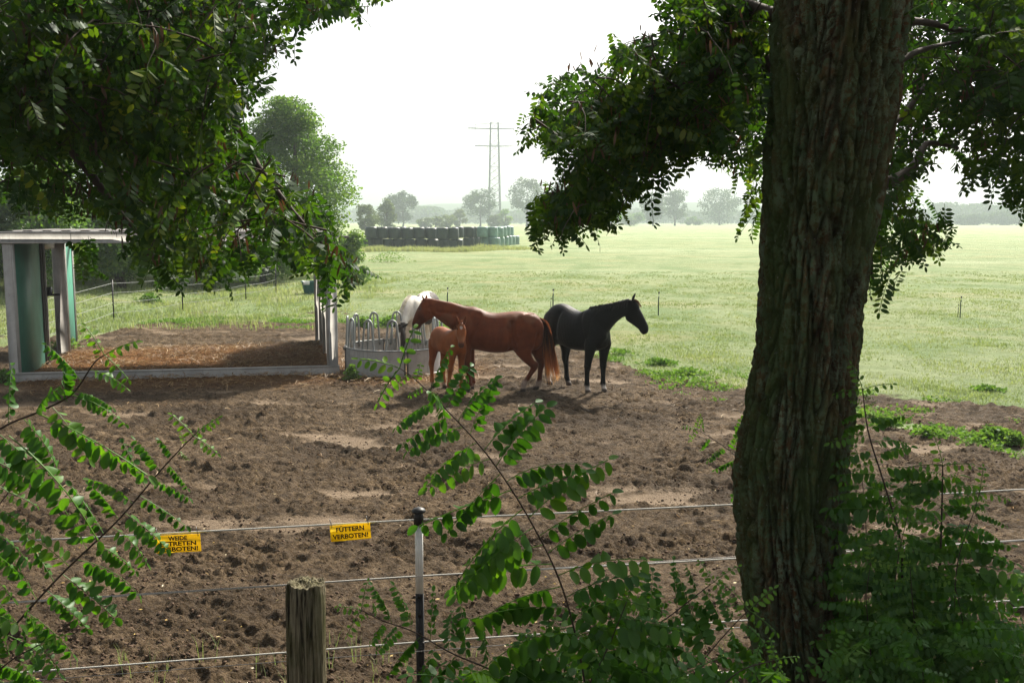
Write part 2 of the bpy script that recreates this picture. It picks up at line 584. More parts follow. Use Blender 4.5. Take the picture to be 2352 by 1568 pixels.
# ================================================================== FIELD SHELTER (open metal frame with green side panels)
def metal_mat(name, c, rough=0.55, metal=0.35, rust=0.35):
    t = NT(name)
    v = t.coord()
    n = t.noise(v, 3.0, 6, 0.6); n2 = t.noise(v, 28.0, 4, 0.6)
    st = t.noise(t.coord((9, 9, 0.5)), 2.0, 5, 0.6)
    col = t.ramp(n, [(0.3, tuple(x * 0.72 for x in c)), (0.7, tuple(min(1, x * 1.15) for x in c))])
    col = t.mix(t.ramp(st, [(0.55, (0, 0, 0)), (0.75, (0.55, 0.55, 0.55))]), col, tuple(x * 0.45 for x in c))
    r = t.ramp(t.math('MULTIPLY', t.noise(v, 5.0, 8, 0.7), 1.0), [(0.62, (0, 0, 0)), (0.72, (rust, rust, rust))])
    col = t.mix(r, col, (0.10, 0.045, 0.022))
    t.base(col, rough, 0.35, metal)
    t.bump(t.math('ADD', n2, n), 0.15, 0.01)
    return t.m


M_STEEL = metal_mat('weathered_steel', (0.42, 0.41, 0.39), 0.6, 0.15, 0.4)
M_STEEL_DARK = metal_mat('dark_steel', (0.13, 0.12, 0.115), 0.6, 0.15, 0.4)
M_GALV = metal_mat('galvanised_steel', (0.27, 0.29, 0.29), 0.5, 0.35, 0.25)
M_RING = metal_mat('feeder_sheet', (0.40, 0.40, 0.385), 0.85, 0.0, 0.6)


def green_panel():
    t = NT('green_panel')
    v = t.coord()
    n = t.noise(v, 2.0, 6, 0.6)
    st = t.noise(t.coord((5, 5, 0.35)), 3.0, 6, 0.65)
    c = t.ramp(n, [(0.3, (0.028, 0.135, 0.095)), (0.7, (0.050, 0.215, 0.150))])
    c = t.mix(t.ramp(st, [(0.5, (0, 0, 0)), (0.78, (0.6, 0.6, 0.6))]), c, (0.10, 0.21, 0.155))
    t.base(c, 0.55, 0.3)
    t.bump(st, 0.06, 0.01)
    return t.m


M_GREEN = green_panel()
_t = NT('black_plastic'); _t.base((0.012, 0.012, 0.013), 0.45, 0.4); M_BLACK = _t.m

SH_ROT = math.atan2(SH_X[1], SH_X[0])
_shear = float(np.dot(SH_Y, SH_X)); _sy = float(np.dot(SH_Y, np.array([-SH_X[1], SH_X[0]])))
sh = thing('field_shelter', 'open grey metal frame shelter with green panels on its left side', 'shelter', (SH_FL[0], SH_FL[1], 0.0), SH_ROT)


def S(lx, ly, lz): return np.array([lx + ly * _shear / _sy * 1.0, ly, lz])


L_, D_, H_ = SH_LEN, SH_D, SH_H


def sbox(name, c, s, mat=M_STEEL, bev=0.012, parent=None, rz=0.0, mb=None):
    m = MB().box(S(*c), s, rz, bev=bev)
    return m.build(name, mat, parent or sh)


def cpost(name, lx, ly, w, d, h, mat=M_STEEL, z0=-0.05, face=1):
    """folded sheet post: web plus two returned lips"""
    m = MB()
    m.box(S(lx, ly, (h + z0) / 2), (w, d, h - z0), bev=0.012)
    m.box(S(lx + face * (w / 2 + 0.012), ly - d / 2 + 0.012, (h + z0) / 2), (0.03, 0.02, h - z0 - 0.02))
    m.box(S(lx + face * (w / 2 + 0.012), ly + d / 2 - 0.012, (h + z0) / 2), (0.03, 0.02, h - z0 - 0.02))
    return m.build(name, mat, sh)


BH = 0.235
cpost('corner_post', 0.09, 0.06, 0.17, 0.12, H_ - BH - 0.003)
cpost('corner_post', L_ - 0.10, 0.06, 0.20, 0.12, H_ - BH - 0.003, face=-1)
cpost('corner_post', 0.08, D_ - 0.06, 0.14, 0.12, H_ - BH - 0.003)
cpost('corner_post', L_ - 0.10, D_ - 0.06, 0.16, 0.12, H_ - BH - 0.003, face=-1)
# front top beam with folded edges, back and side beams
m = MB()
m.box(S(L_ / 2, 0.055, H_ - BH / 2), (L_ + 0.06, 0.13, BH), bev=0.015)
m.box(S(L_ / 2, -0.02, H_ - 0.018), (L_ + 0.08, 0.03, 0.03)); m.box(S(L_ / 2, -0.02, H_ - BH + 0.018), (L_ + 0.08, 0.03, 0.03))
for k in range(1, 5):
    m.box(S(L_ * k / 5, -0.013, H_ - BH / 2), (0.012, 0.012, BH - 0.07))
fb = m.build('front_beam', M_STEEL, sh)
m = MB().box(S(L_ / 2, D_ - 0.055, H_ - BH / 2), (L_ + 0.06, 0.12, BH), bev=0.012); m.build('rear_beam', M_STEEL, sh)
for lx in (0.07, L_ - 0.07):
    MB().box(S(lx, D_ / 2, H_ - BH / 2 - 0.002) + 0, (0.12, D_ - 0.26, BH - 0.01), math.atan2(1, _shear / _sy) - math.pi / 2, bev=0.01).build('side_beam', M_STEEL, sh)
# roof of trapezoid sheets, each its own piece; length cut to suit the light inside
nr = 9
for k in range(nr):
    x0 = 0.02 + (L_ - 0.04) * k / nr; x1 = 0.02 + (L_ - 0.04) * (k + 1) / nr
    m = MB(); nn = 17
    prof_x = np.linspace(x0, x1 - 0.004, nn); zz = H_ + 0.006 + 0.016 * (np.sin(np.linspace(0, 4 * math.pi, nn)) > 0)
    V = np.array([[S(px, ly, z) for px, z in zip(prof_x, zz)] for ly in (0.02, 4.6)])
    V2 = V - np.array([0, 0, 0.004])
    m.add(V.reshape(-1, 3), grid_quads(2, nn)); m.add(V2.reshape(-1, 3), grid_quads(2, nn)[:, ::-1])
    m.build('roof_sheet', M_STEEL_DARK, sh)
for ly in np.linspace(0.9, D_ - 0.9, 3):
    MB().box(S(L_ / 2, ly, H_ - 0.05), (L_ - 0.28, 0.06, 0.10)).build('purlin', M_STEEL_DARK, sh)
# front sill with a folded lip
m = MB()
m.box(S(L_ / 2, 0.04, 0.075), (L_ + 0.04, 0.12, 0.20), bev=0.012)
m.box(S(L_ / 2, -0.025, 0.166), (L_ + 0.02, 0.03, 0.018))
m.build('sill_beam', M_STEEL, sh)


def side_panel(name, lx, y0, y1, z0, z1, mat, thick=0.03, parent=None):
    c0 = S(lx, y0, 0); c1 = S(lx, y1, 0); d = c1 - c0
    m = MB().box((c0 + c1) / 2 + np.array([0, 0, (z0 + z1) / 2]), (np.linalg.norm(d), thick, z1 - z0), math.atan2(d[1], d[0]))
    return m.build(name, mat, parent or sh)


# left side: green panel, dark jamb, doorway with header, broad jamb, green panel, rear post
side_panel('wall_panel', 0.175, 0.13, 2.36, 0.02, H_ - BH - 0.006, M_GREEN)
cpost('jamb', 0.15, 2.46, 0.10, 0.18, H_ - BH - 0.004, M_STEEL_DARK)
cpost('jamb', 0.16, 2.60, 0.13, 0.05, H_ - BH - 0.004, M_STEEL)
side_panel('door_header', 0.12, 2.66, 4.20, H_ - BH - 0.20, H_ - BH - 0.006, M_STEEL, 0.09)
cpost('jamb', 0.20, 4.30, 0.27, 0.12, H_ - BH - 0.004, M_STEEL)
side_panel('wall_panel', 0.14, 4.40, D_ - 0.14, 0.05, H_ - BH - 0.006, M_GREEN)
lk = MB(); lk.box(S(0.30, 2.64, 1.62), (0.10, 0.14, 0.20), bev=0.015); lk.box(S(0.38, 2.73, 1.54), (0.22, 0.05, 0.05), 0.5)
lk.build('door_latch', M_BLACK, sh)
# right side: posts one behind the other with sheets between them
for ly, w in ((0.62, 0.14), (1.5, 0.13), (3.2, 0.13), (4.8, 0.13)):
    cpost('side_post', L_ - 0.07, ly, w, 0.12, H_ - BH - 0.004, M_STEEL, face=-1)
for y0, y1 in ((0.14, 0.55), (0.70, 1.42), (1.58, 3.12), (3.28, 4.72), (4.88, D_ - 0.14)):
    side_panel('wall_panel', L_ - 0.02, y0, y1, 0.12, H_ - BH - 0.006, M_STEEL, 0.02)['label'] = 'grey sheet panel of the right side wall'
m = MB(); m.box(S(L_ + 0.16, 0.06, H_ - 0.12), (0.22, 0.10, 0.05), bev=0.008); m.box(S(L_ + 0.08, 0.06, H_ - 0.17), (0.03, 0.03, 0.12)); m.build('lamp_bracket', M_STEEL_DARK, sh)

# ================================================================== ROUND HAY FEEDER
FR = 1.06; FZ = 0.54
fe = thing('hay_feeder', 'round galvanised hay feeder with tombstone bars and a low sheet ring', 'feeder', (FEED[0], FEED[1], 0.0))
NSEC = 4
gap0 = math.radians(-71)
for k in range(NSEC):
    a0 = gap0 + 2 * math.pi * k / NSEC + 0.028; a1 = gap0 + 2 * math.pi * (k + 1) / NSEC - 0.028
    th = np.linspace(a0, a1, 22)
    m = MB()
    z = np.array([0.0, FZ])
    for r, flip in ((FR, False), (FR - 0.006, True)):
        V = np.array([[[r * math.cos(t), r * math.sin(t), zz] for zz in z] for t in th])
        q = grid_quads(22, 2)
        m.add(V.reshape(-1, 3), q[:, ::-1] if not flip else q)
    sec = m.build('ring_section', M_RING, fe, True)
    rim = MB(); rim.tube(np.stack([(FR - 0.003) * np.cos(th), (FR - 0.003) * np.sin(th), np.full(22, FZ + 0.004)], 1), 0.017, 8); rim.tube(np.stack([(FR + 0.004) * np.cos(th), (FR + 0.004) * np.sin(th), np.full(22, 0.03)], 1), 0.018, 8)
    rim.build('rim_tube', M_GALV, sec, True)
    for t in (a0, a1):
        ed = MB(); ed.tube([[FR * math.cos(t), FR * math.sin(t), 0.0], [FR * math.cos(t), FR * math.sin(t), FZ + 0.03]], 0.017, 8)
        ed.build('edge_tube', M_STEEL_DARK, sec)
        MB().box([(FR + 0.02) * math.cos(t), (FR + 0.02) * math.sin(t), FZ - 0.02], (0.05, 0.05, 0.06), t).build('hinge', M_STEEL_DARK, sec)
NL = 12
for k in range(NL):
    tc = gap0 + 2 * math.pi * (k + 0.5) / NL
    hb, ht = 0.155 / FR, 0.098 / FR
    top = 1.17; leg_z = np.linspace(FZ - 0.10, top - 0.12, 8)
    pts = []
    for z in leg_z:
        f = (z - leg_z[0]) / (leg_z[-1] - leg_z[0]); pts.append((tc - (hb + (ht - hb) * f), z))
    for a in np.linspace(math.pi, 0, 11)[1:-1]:
        pts.append((tc + ht * math.cos(a), leg_z[-1] + 0.12 * math.sin(a)))
    for z in leg_z[::-1]:
        f = (z - leg_z[0]) / (leg_z[-1] - leg_z[0]); pts.append((tc + (hb + (ht - hb) * f), z))
    rr = lambda z: FR - 0.03 - 0.05 * (z - FZ)
    m = MB(); m.tube([[rr(z) * math.cos(t), rr(z) * math.sin(t), z] for t, z in pts], 0.022, 8)
    lo = m.build('loop', M_GALV, fe, True)
    m = MB(); m.tube([[rr(z) * math.cos(tc), rr(z) * math.sin(tc), z] for z in (FZ - 0.10, top - 0.3, top - 0.008)], 0.0145, 8); m.build('bar', M_GALV, fe, True)

# ================================================================== HAY and straw
M_STRAW = leaf_mat('straw', [(0.0, (0.08, 0.034, 0.011)), (0.35, (0.17, 0.080, 0.027)), (0.7, (0.33, 0.19, 0.070)), (1.0, (0.50, 0.35, 0.17))], 0.2, 0.05, 0.5, (1, 1, 0.9))


def straws(name, pts, L, rng, tilt=0.25, width=0.004):
    """thin bent stalks lying about"""
    n = len(pts); a = rng.rand(n) * 2 * math.pi; l = L * (0.5 + rng.rand(n))
    d = np.stack([np.cos(a), np.sin(a), rng.normal(size=n) * tilt], 1)
    s = np.stack([-np.sin(a), np.cos(a), np.full(n, 0.5)], 1) * (width * (0.7 + 0.8 * rng.rand(n)))[:, None]
    mid = pts + np.stack([rng.normal(size=n) * .2, rng.normal(size=n) * .2, 0.10 + 0.15 * rng.rand(n)], 1) * l[:, None] * 0.5
    A = pts - d * l[:, None] / 2; B = pts + d * l[:, None] / 2
    V = np.stack([A - s * .6, A + s * .6, mid - s, mid + s, B - s * .4, B + s * .4], 1).reshape(-1, 3)
    i = np.arange(n)[:, None] * 6
    P = np.concatenate([i + [0, 1, 3, 2], i + [2, 3, 5, 4]])
    me = np_mesh(name, V, [P], M_STRAW, False, {'tint': np.repeat(rng.rand(n), 6)})
    return me


rng = np.random.RandomState(5)
n = 1500
r = (FR - 0.12) * np.sqrt(rng.rand(n)); t = rng.rand(n) * 2 * math.pi
px = FEED[0] + r * np.cos(t); py = FEED[1] + r * np.sin(t)
hm_ = 0.34 * np.exp(-((px - FEED[0] + 0.45) ** 2 + (py - FEED[1] - 0.1) ** 2) / 0.16) + 0.08 + 0.20 * np.exp(-((px - FEED[0] - 0.4) ** 2 + (py - FEED[1] - 0.2) ** 2) / 0.1)
o = link('hay', straws('hay', np.stack([px, py, hm_ * (0.35 + 0.65 * rng.rand(n))], 1), 0.22, rng, 0.4, 0.006))
tag(o, kind='stuff')

NS = 110000
sel = rng.rand(NS)
tx = rng.uniform(-14, 2, NS); ty = rng.uniform(16, 28, NS)
keep = sel < straw_mask(tx, ty) * 0.95 * np.clip(0.35 + 0.9 * fbm2(tx / 0.9, ty / 0.7, 3, 71), 0.05, 1)
tx, ty = tx[keep], ty[keep]
o = link('straw_litter', straws('straw_litter', np.stack([tx, ty, macro(tx, ty) + 0.03 + 0.05 * rng.rand(len(tx))], 1), 0.17, rng, 0.3, 0.0045))
tag(o, kind='stuff')
tx = rng.uniform(-9, 9, 9000); ty = 8 + 16 * rng.rand(9000) ** 1.0
keep = (grass_mask(tx, ty) < 0.4) & (rng.rand(9000) < np.clip(0.12 + 1.6 * (fbm2(tx / 2.5, ty / 1.6, 3, 75)), 0.04, 1) * np.clip((ty - 8) / 9, 0.06, 1))
tx, ty = tx[keep], ty[keep]
o = link('loose_straw', straws('loose_straw', np.stack([tx, ty, macro(tx, ty) + 0.012 + 0.02 * rng.rand(len(tx))], 1), 0.12, rng, 0.15, 0.003))
tag(o, kind='stuff')

# ================================================================== ELECTRIC ROPE FENCE in front, black and white post, signs
# where the ropes run: two sight lines fix the fence line on the ground
FA0 = at_y(965, 1470, 6.05); FP = np.array([FA0[0], 6.05])           # the plastic post
_fdir = None
TOPZ = at_y(965, 1196, 6.05)[2]
def _rope_pt(u, v, z):
    d = ray(u, v); t = (z - CAM_Z) / d[2]; return np.array([0, 0, CAM_Z]) + d * t
_pl = _rope_pt(200, 1240, TOPZ); _pr = _rope_pt(2300, 1132, TOPZ)
_fdir = (_pr - _pl)[:2]; _fdir /= np.linalg.norm(_fdir)
rope_z = [TOPZ, at_y(965, 1326, 6.05)[2], at_y(965, 1478, 6.05)[2], at_y(965, 1478, 6.05)[2] - 0.36]
gz_post = float(macro(FP[0], FP[1]))


def fence_at(s): return FP + _fdir * s


M_ROPE = NT('white_rope')
_v = M_ROPE.coord(); _w = M_ROPE.new('ShaderNodeTexWave'); _w.inputs['Scale'].default_value = 60; _w.bands_direction = 'DIAGONAL'; M_ROPE.lk(_v, _w.inputs[0])
M_ROPE.base(M_ROPE.ramp(_w.outputs['Fac'], [(0.2, (0.30, 0.30, 0.28)), (0.7, (0.54, 0.54, 0.51))]), 0.7, 0.2); M_ROPE = M_ROPE.m
_t = NT('white_plastic'); _n = _t.noise(_t.coord(), 14, 5); _t.base(_t.ramp(_n, [(0.3, (0.66, 0.66, 0.63)), (0.7, (0.82, 0.82, 0.79))]), 0.45, 0.4); M_WHITE = _t.m
_t = NT('wire'); _t.base((0.11, 0.11, 0.11), 0.5, 0.4, 0.6); M_WIRE = _t.m

fc = thing('electric_fence', 'rope fence on a black and white plastic post in front of the paddock', 'fence', (FP[0], FP[1], gz_post))
FO = np.array([FP[0], FP[1], gz_post])


def ribbed_post(h):
    m = MB()
    # cross-ribbed plastic bar: a flat web with edge ribs
    return m


m = MB(); hp = TOPZ - gz_post
zb = at_y(965, 1362, 6.05)[2] - gz_post; zt = at_y(965, 1200, 6.05)[2] - gz_post
for dx in (-0.016, 0.016):
    m.tube([[dx, 0, -0.2], [dx, 0, zb - 0.001]], 0.0105, 8)
m.box((0, 0.002, (zb - 0.2) / 2), (0.03, 0.012, zb + 0.19))
for z in np.arange(0.1, zb, 0.12):
    m.box((0, -0.004, z), (0.022, 0.012, 0.03))
m.box((0, 0, zb - 0.34), (0.055, 0.04, 0.05), bev=0.006)
m.build('post', M_BLACK, fc)
m = MB()
for dx in (-0.015, 0.015):
    m.tube([[dx, 0, zb], [dx, 0, zt]], 0.0098, 8)
m.box((0, 0.002, (zb + zt) / 2), (0.028, 0.011, zt - zb)); m.build('post_top', M_WHITE, fc)
m = MB(); m.tube([[0, 0, zt - 0.012], [0, 0, zt + 0.045], [0, 0, zt + 0.06], [0, 0, zt + 0.075]], [0.031, 0.031, 0.026, 0.024], 14)
m.tube([[0, 0, zt + 0.068], [0, 0, zt + 0.078], [0, 0, zt + 0.09], [0, 0, zt + 0.10]], [0.042, 0.046, 0.036, 0.012], 16); m.build('post_cap', M_BLACK, fc, True)

EXT = [(-6.0, 0), (9.5, 0)]
for iz, z in enumerate(rope_z):
    s_ = np.linspace(-5.6, 10.5, 60)
    sag = -0.012 * np.sin((s_ % 5.2) / 5.2 * math.pi)
    p = np.stack([FO[0] * 0 + _fdir[0] * s_, _fdir[1] * s_ + 0.03, (z - gz_post) + sag * (1 if iz else 0.6)], 1)
    MB().tube(p, 0.0052, 6).build('rope', M_ROPE, fc, True)
for s_ in (-5.6, 5.2, 10.4):       # further posts, outside the frame or behind the trunk
    q = fence_at(s_); zg = float(macro(q[0], q[1]))
    m = MB(); m.tube([[q[0] - FO[0], q[1] - FO[1], zg - gz_post - 0.1], [q[0] - FO[0], q[1] - FO[1], hp + 0.05]], 0.02, 8); m.build('post', M_BLACK, fc, True)

# old split wooden post with two thin steel wires, standing nearer
WPY = 5.35
wp = at_y(703, 1568, WPY); wt = at_y(700, 1338, WPY)
wg = float(macro(wp[0], WPY))
wf_ = thing('wire_fence', 'old wire fence with one weathered split wooden post', 'fence', (wp[0], WPY, wg))


def wood_mat():
    t = NT('weathered_wood')
    g = t.noise(t.coord((34, 34, 1.6)), 2.2, 7, 0.65, 0.5)
    n = t.noise(t.coord((1, 1, 0.6)), 5.0, 5, 0.6)
    c = t.ramp(g, [(0.40, (0.022, 0.017, 0.011)), (0.48, (0.17, 0.145, 0.092)), (0.66, (0.40, 0.36, 0.25))])
    c = t.mix(t.ramp(n, [(0.45, (0, 0, 0)), (0.64, (0.7, 0.7, 0.7))]), c, (0.10, 0.105, 0.034))
    t.base(c, 0.9, 0.1)
    t.bump(g, 1.0, 0.04)
    return t.m


m = MB(); nth, nz = 72, 90
R0 = 45.5 / 2352 * 2352 / F_PX * (WPY + 0.2)
htop = wt[2] - wg
th = np.arange(nth) * 2 * math.pi / nth
zz = np.linspace(-0.3, htop, nz)
TH, ZZ = np.meshgrid(th, zz)
grain = noise3(np.cos(TH) * 3.2, np.sin(TH) * 3.2, ZZ * 0.55)
crack = np.exp(-(noise3(np.cos(TH) * 2.6 + 7, np.sin(TH) * 2.6, ZZ * 0.35) / 0.045) ** 2)
R = R0 * (1 + 0.05 * noise3(np.cos(TH), np.sin(TH), ZZ * 0.6)) + 0.004 * grain - 0.020 * crack * (0.4 + 0.6 * sstep(-0.3, htop, ZZ))
R *= 1 - 0.10 * sstep(htop - 0.06, htop, ZZ) * (0.5 + 0.5 * noise3(np.cos(TH) * 2, np.sin(TH) * 2, 0 * ZZ))
top_jag = 0.022 * noise3(np.cos(TH) * 2.2, np.sin(TH) * 2.2, 0 * TH + 3.3) + 0.012 * noise3(np.cos(TH) * 6, np.sin(TH) * 6, 0 * TH)
ZJ = ZZ + top_jag * sstep(htop - 0.10, htop, ZZ)
lean = 0.012 * ZZ
V = np.stack([R * np.cos(TH) + lean, R * np.sin(TH), ZJ], -1).reshape(-1, 3)
m.add(V, grid_quads(nz, nth, True))
# jagged top surface
rr_ = np.linspace(1, 0.02, 9); base_i = (nz - 1)
VT = []
for f in rr_:
    x = R[-1] * np.cos(th) * f + lean[-1]; y = R[-1] * np.sin(th) * f
    z = ZJ[-1] * f + htop * (1 - f) + (0.02 * noise3(x * 30, y * 30, 0 * x + 2) - 0.035 * np.exp(-((x - 0.01) / 0.018) ** 2 - ((y + 0.02) / 0.05) ** 2)) * (1 - f ** 4)
    VT.append(np.stack([x, y, z], 1))
m.add(np.concatenate(VT), grid_quads(len(rr_), nth, True))
m.build('post', wood_mat(), wf_, True)
for kz in (htop - 0.045, htop - 0.50, htop - 0.95):
    s_ = np.linspace(-6, 11, 40)
    p = np.stack([_fdir[0] * s_, _fdir[1] * s_ + R0 + 0.004 + 0.02 * np.abs(s_) ** 0.5 * 0, kz + 0.004 * np.sin(s_ * 0.6)], 1)
    MB().tube(p, 0.0022, 5).build('wire', M_WIRE, wf_, True)
MB().tube([[0.03, -0.01, htop - 0.02], [0.034, -0.012, htop + 0.02], [0.045, -0.008, htop + 0.024], [0.05, 0.0, htop - 0.01]], 0.0022, 5).build('staple', M_WIRE, wf_)

# ---- yellow signs hanging on the top rope
_t = NT('sign_yellow'); _n = _t.noise(_t.coord(), 9, 5); _t.base(_t.ramp(_n, [(0.2, (0.88, 0.62, 0.008)), (0.8, (0.94, 0.69, 0.012))]), 0.4, 0.4); _tr = _t.new('ShaderNodeBsdfTranslucent'); _tr.inputs[0].default_value = (0.92, 0.7, 0.02, 1); _mx = _t.new('ShaderNodeMixShader'); _mx.inputs[0].default_value = 0.4; _t.lk(_t.b.outputs[0], _mx.inputs[1]); _t.lk(_tr.outputs[0], _mx.inputs[2]); _t.lk(_mx.outputs[0], _t.out.inputs['Surface']); M_YEL = _t.m
_t = NT('sign_lettering'); _t.base((0.012, 0.011, 0.012), 0.6, 0.2); M_INK = _t.m


def text_mesh(s, size, wid, bold=0.028):
    cu = bpy.data.curves.new('t', 'FONT'); cu.body = s; cu.align_x = 'CENTER'; cu.align_y = 'CENTER'; cu.size = size; cu.offset = bold * size; cu.extrude = 0.0006
    cu.resolution_u = 3
    o = bpy.data.objects.new('t', cu); COL.objects.link(o)
    dg = bpy.context.evaluated_depsgraph_get(); dg.update()
    me = bpy.data.meshes.new_from_object(o.evaluated_get(dg))
    bpy.data.objects.remove(o); bpy.data.curves.remove(cu)
    n = len(me.vertices); co = np.zeros(n * 3, np.float32); me.vertices.foreach_get('co', co); co = co.reshape(-1, 3)
    w = co[:, 0].max() - co[:, 0].min()
    co[:, 0] *= wid / w
    out = np.stack([co[:, 0], -co[:, 2], co[:, 1]], 1)
    me.vertices.foreach_set('co', out.astype(np.float32).ravel())
    me.materials.clear(); me.materials.append(M_INK)
    return me


def sign(label, u0, u1, v0, v1, lines, roll, hooks):
    """yellow board: plate hung just below the rope"""
    # distance along the fence where the board hangs
    best = None
    for s_ in np.linspace(-5, 5, 4001):
        q = fence_at(s_)
        uu = q[0] / (q[1] * _cp + 0) * 0
        if best is None: best = (9e9, 0)
        d = ray((u0 + u1) / 2, (v0 + v1) / 2)
        e = abs(q[0] / q[1] - d[0] / d[1])
        if e < best[0]: best = (e, s_)
    q = fence_at(best[1]); Y = q[1]
    tl = at_y((u0 + u1) / 2, v0, Y); bl = at_y((u0 + u1) / 2, v1, Y)
    W = (at_y(u1, (v0 + v1) / 2, Y) - at_y(u0, (v0 + v1) / 2, Y))[0]; Hh = tl[2] - bl[2]
    c = (tl + bl) / 2
    o = thing('warning_sign', label, 'sign', tuple(c), math.atan2(_fdir[1], _fdir[0]) * 0.5, 'yellow signs on the rope')
    o.rotation_euler = (0.04, roll, o.rotation_euler[2])
    MB().box((0, 0, 0), (W, 0.004, Hh), bev=0.0015).build('plate', M_YEL, o)
    for i, (txt, wf, sz, dz) in enumerate(lines):
        me = text_mesh(txt, Hh * sz, W * wf)
        to = link('lettering', me, o, (0, -0.0032, dz * Hh))
    for hx in hooks:
        MB().tube([[hx * W, 0, Hh * .36], [hx * W + .002, -0.004, Hh * .5], [hx * W - .006, -.004, Hh * .5 + .035], [hx * W - .008, .012, Hh * .5 + .04]], 0.0022, 5).build('hook', M_WIRE, o)
    return o


sign('yellow sign reading WEIDE BETRETEN VERBOTEN! half covered by the leaves on the left', 359, 460, 1227, 1268, [('WEIDE', .42, .33, .30), ('BETRETEN', .80, .33, 0.0), ('VERBOTEN!', .88, .33, -.31)], math.radians(-1.5), (-.44, .45))
sign('yellow sign reading FÜTTERN VERBOTEN! left of the black and white post', 759, 851, 1203, 1240, [('FÜTTERN', .69, .40, .21), ('VERBOTEN!', .88, .40, -.23)], math.radians(-3.6), (-.45, .45))

# ================================================================== thin posts across the pasture, trough, tape fence on the left
def stick(u, v0, v1, label, rad, insul=True, side=False):
    g = on_ground(u, v1); zt = at_y(u, v0, g[1])[2]
    o = thing('pasture_post', label, 'post', (g[0], g[1], float(macro(g[0], g[1]))), 0, 'thin posts across the pasture')
    m = MB(); m.tube([[0, 0, -0.1], [0, 0, zt * 0.72], [0.01, 0, zt * 0.84]], rad, 6); m.build('rod', M_POSTG, o)
    MB().tube([[0.01, 0, zt * 0.84], [0.012, 0, zt]], rad * 0.55, 6).build('tip', M_WHITE, o)
    MB().tube([[0.012, 0, zt - 0.03], [0.012, 0, zt + 0.03]], rad * 1.3, 6).build('insulator', M_BLACK, o)


_t = NT('post_green'); _t.base((0.035, 0.062, 0.04), 0.6, 0.2); M_POSTG = _t.m
stick(1028, 664, 722, 'thin dark post sticking up behind the neck of the chestnut mare', 0.02)
stick(1270, 666, 719, 'thin dark post between the chestnut rump and the black horse', 0.022)
stick(1265, 686, 716, 'shorter grey rod leaning beside the post above the black rump', 0.012)
stick(1512, 673, 726, 'thin dark post in the pasture right of the black horse head', 0.02)
stick(2205, 682, 730, 'thin dark post in the pasture right of the big trunk', 0.018)
stick(2200, 700, 728, 'short thin rod close beside the post right of the trunk', 0.010)

gT = on_ground(726, 676)
tr = thing('water_trough', 'dark teal plastic water trough in the grass behind the shelter', 'trough', (gT[0], gT[1], float(macro(gT[0], gT[1])) - 0.02), 0.25)
_t = NT('teal_plastic'); _t.base((0.012, 0.085, 0.090), 0.45, 0.4); M_TEAL = _t.m
m = MB(); sec = 24; rngs = []
for z, sx, sy in ((0.0, .50, .34), (0.30, .56, .38), (0.5, .60, .42), (0.55, .64, .45), (0.57, .64, .45), (0.57, .57, .38), (0.42, .55, .36)):
    t_ = np.arange(sec) * 2 * math.pi / sec
    rngs.append(np.stack([np.sign(np.cos(t_)) * np.abs(np.cos(t_)) ** .5 * sx, np.sign(np.sin(t_)) * np.abs(np.sin(t_)) ** .5 * sy, np.full(sec, z)], 1))
loft(m, rngs) if 'loft' in globals() else m.add(np.concatenate(rngs), grid_quads(len(rngs), sec, True))
m.build('basin', M_TEAL, tr, True)
_t = NT('still_water'); _t.base((0.02, 0.03, 0.03), 0.05, 0.5); 
m = MB(); t_ = np.arange(sec) * 2 * math.pi / sec
m.add(np.stack([np.sign(np.cos(t_)) * np.abs(np.cos(t_)) ** .5 * .54, np.sign(np.sin(t_)) * np.abs(np.sin(t_)) ** .5 * .355, np.full(sec, .50)], 1), np.arange(sec)[None]); m.build('water', _t.m, tr)
m = MB(); m.box((-0.42, -0.46, .52), (.26, .03, .16), bev=.01); m.build('float_cover', M_WHITE, tr)

# white tape fence running along the bank on the left
M_TAPE = NT('white_tape'); M_TAPE.base((0.34, 0.35, 0.34), 0.6, 0.2); M_TAPE = M_TAPE.m
tp_px = [(-260, 905), (-60, 850), (262, 738), (420, 712), (565, 690)]
tpw = [on_ground(u, v) for u, v in tp_px]
tp2 = [at_y(634, 667, 44.0)]
pts = [np.array([p[0], p[1], float(macro(p[0], p[1]))]) for p in tpw] + [np.array([p[0], p[1], float(macro(p[0], p[1]))]) for p in tp2]
tf = thing('tape_fence', 'white tape fence on dark posts along the grassy bank behind the shelter', 'fence', tuple(pts[2]))
for i, p in enumerate(pts):
    q = p - pts[2]
    MB().tube([q + [0, 0, -.2], q + [0, 0, 1.32]], 0.022, 7).build('post', M_BLACK, tf, True)
for hz_ in (0.28, 0.60, 0.92, 1.22):
    c = np.array([p - pts[2] + [0, -0.025, hz_] for p in pts])
    m = MB()
    for a, b in zip(c[:-1], c[1:]):
        s_ = np.linspace(0, 1, 10)[:, None]
        l = a * (1 - s_) + b * s_; l[:, 2] -= 0.05 * np.sin(s_[:, 0] * math.pi)
        V = np.concatenate([l + [0, 0, -.006], l + [0, 0.003, .006]]); j = np.arange(9)
        m.add(V, np.stack([j, j + 1, j + 11, j + 10], 1))
    m.build('tape', M_TAPE, tf)
# ================================================================== HORSES
def ring3(top, bot, w, n=22, p=0.85, low=0.0):
    """closed ring through a top and a bottom point of the side profile (x, z), half width w"""
    top = np.array([top[0], 0, top[1]]); bot = np.array([bot[0], 0, bot[1]])
    c = (top + bot) / 2; h = (top - bot) / 2
    th = np.arange(n) * 2 * math.pi / n
    ct = np.cos(th); st = np.sin(th)
    a = np.sign(ct) * np.abs(ct) ** p; b = np.sign(st) * np.abs(st) ** p
    ww = w * (1 - low * ct)
    return c + a[:, None] * h + (b * ww)[:, None] * np.array([0, 1.0, 0])


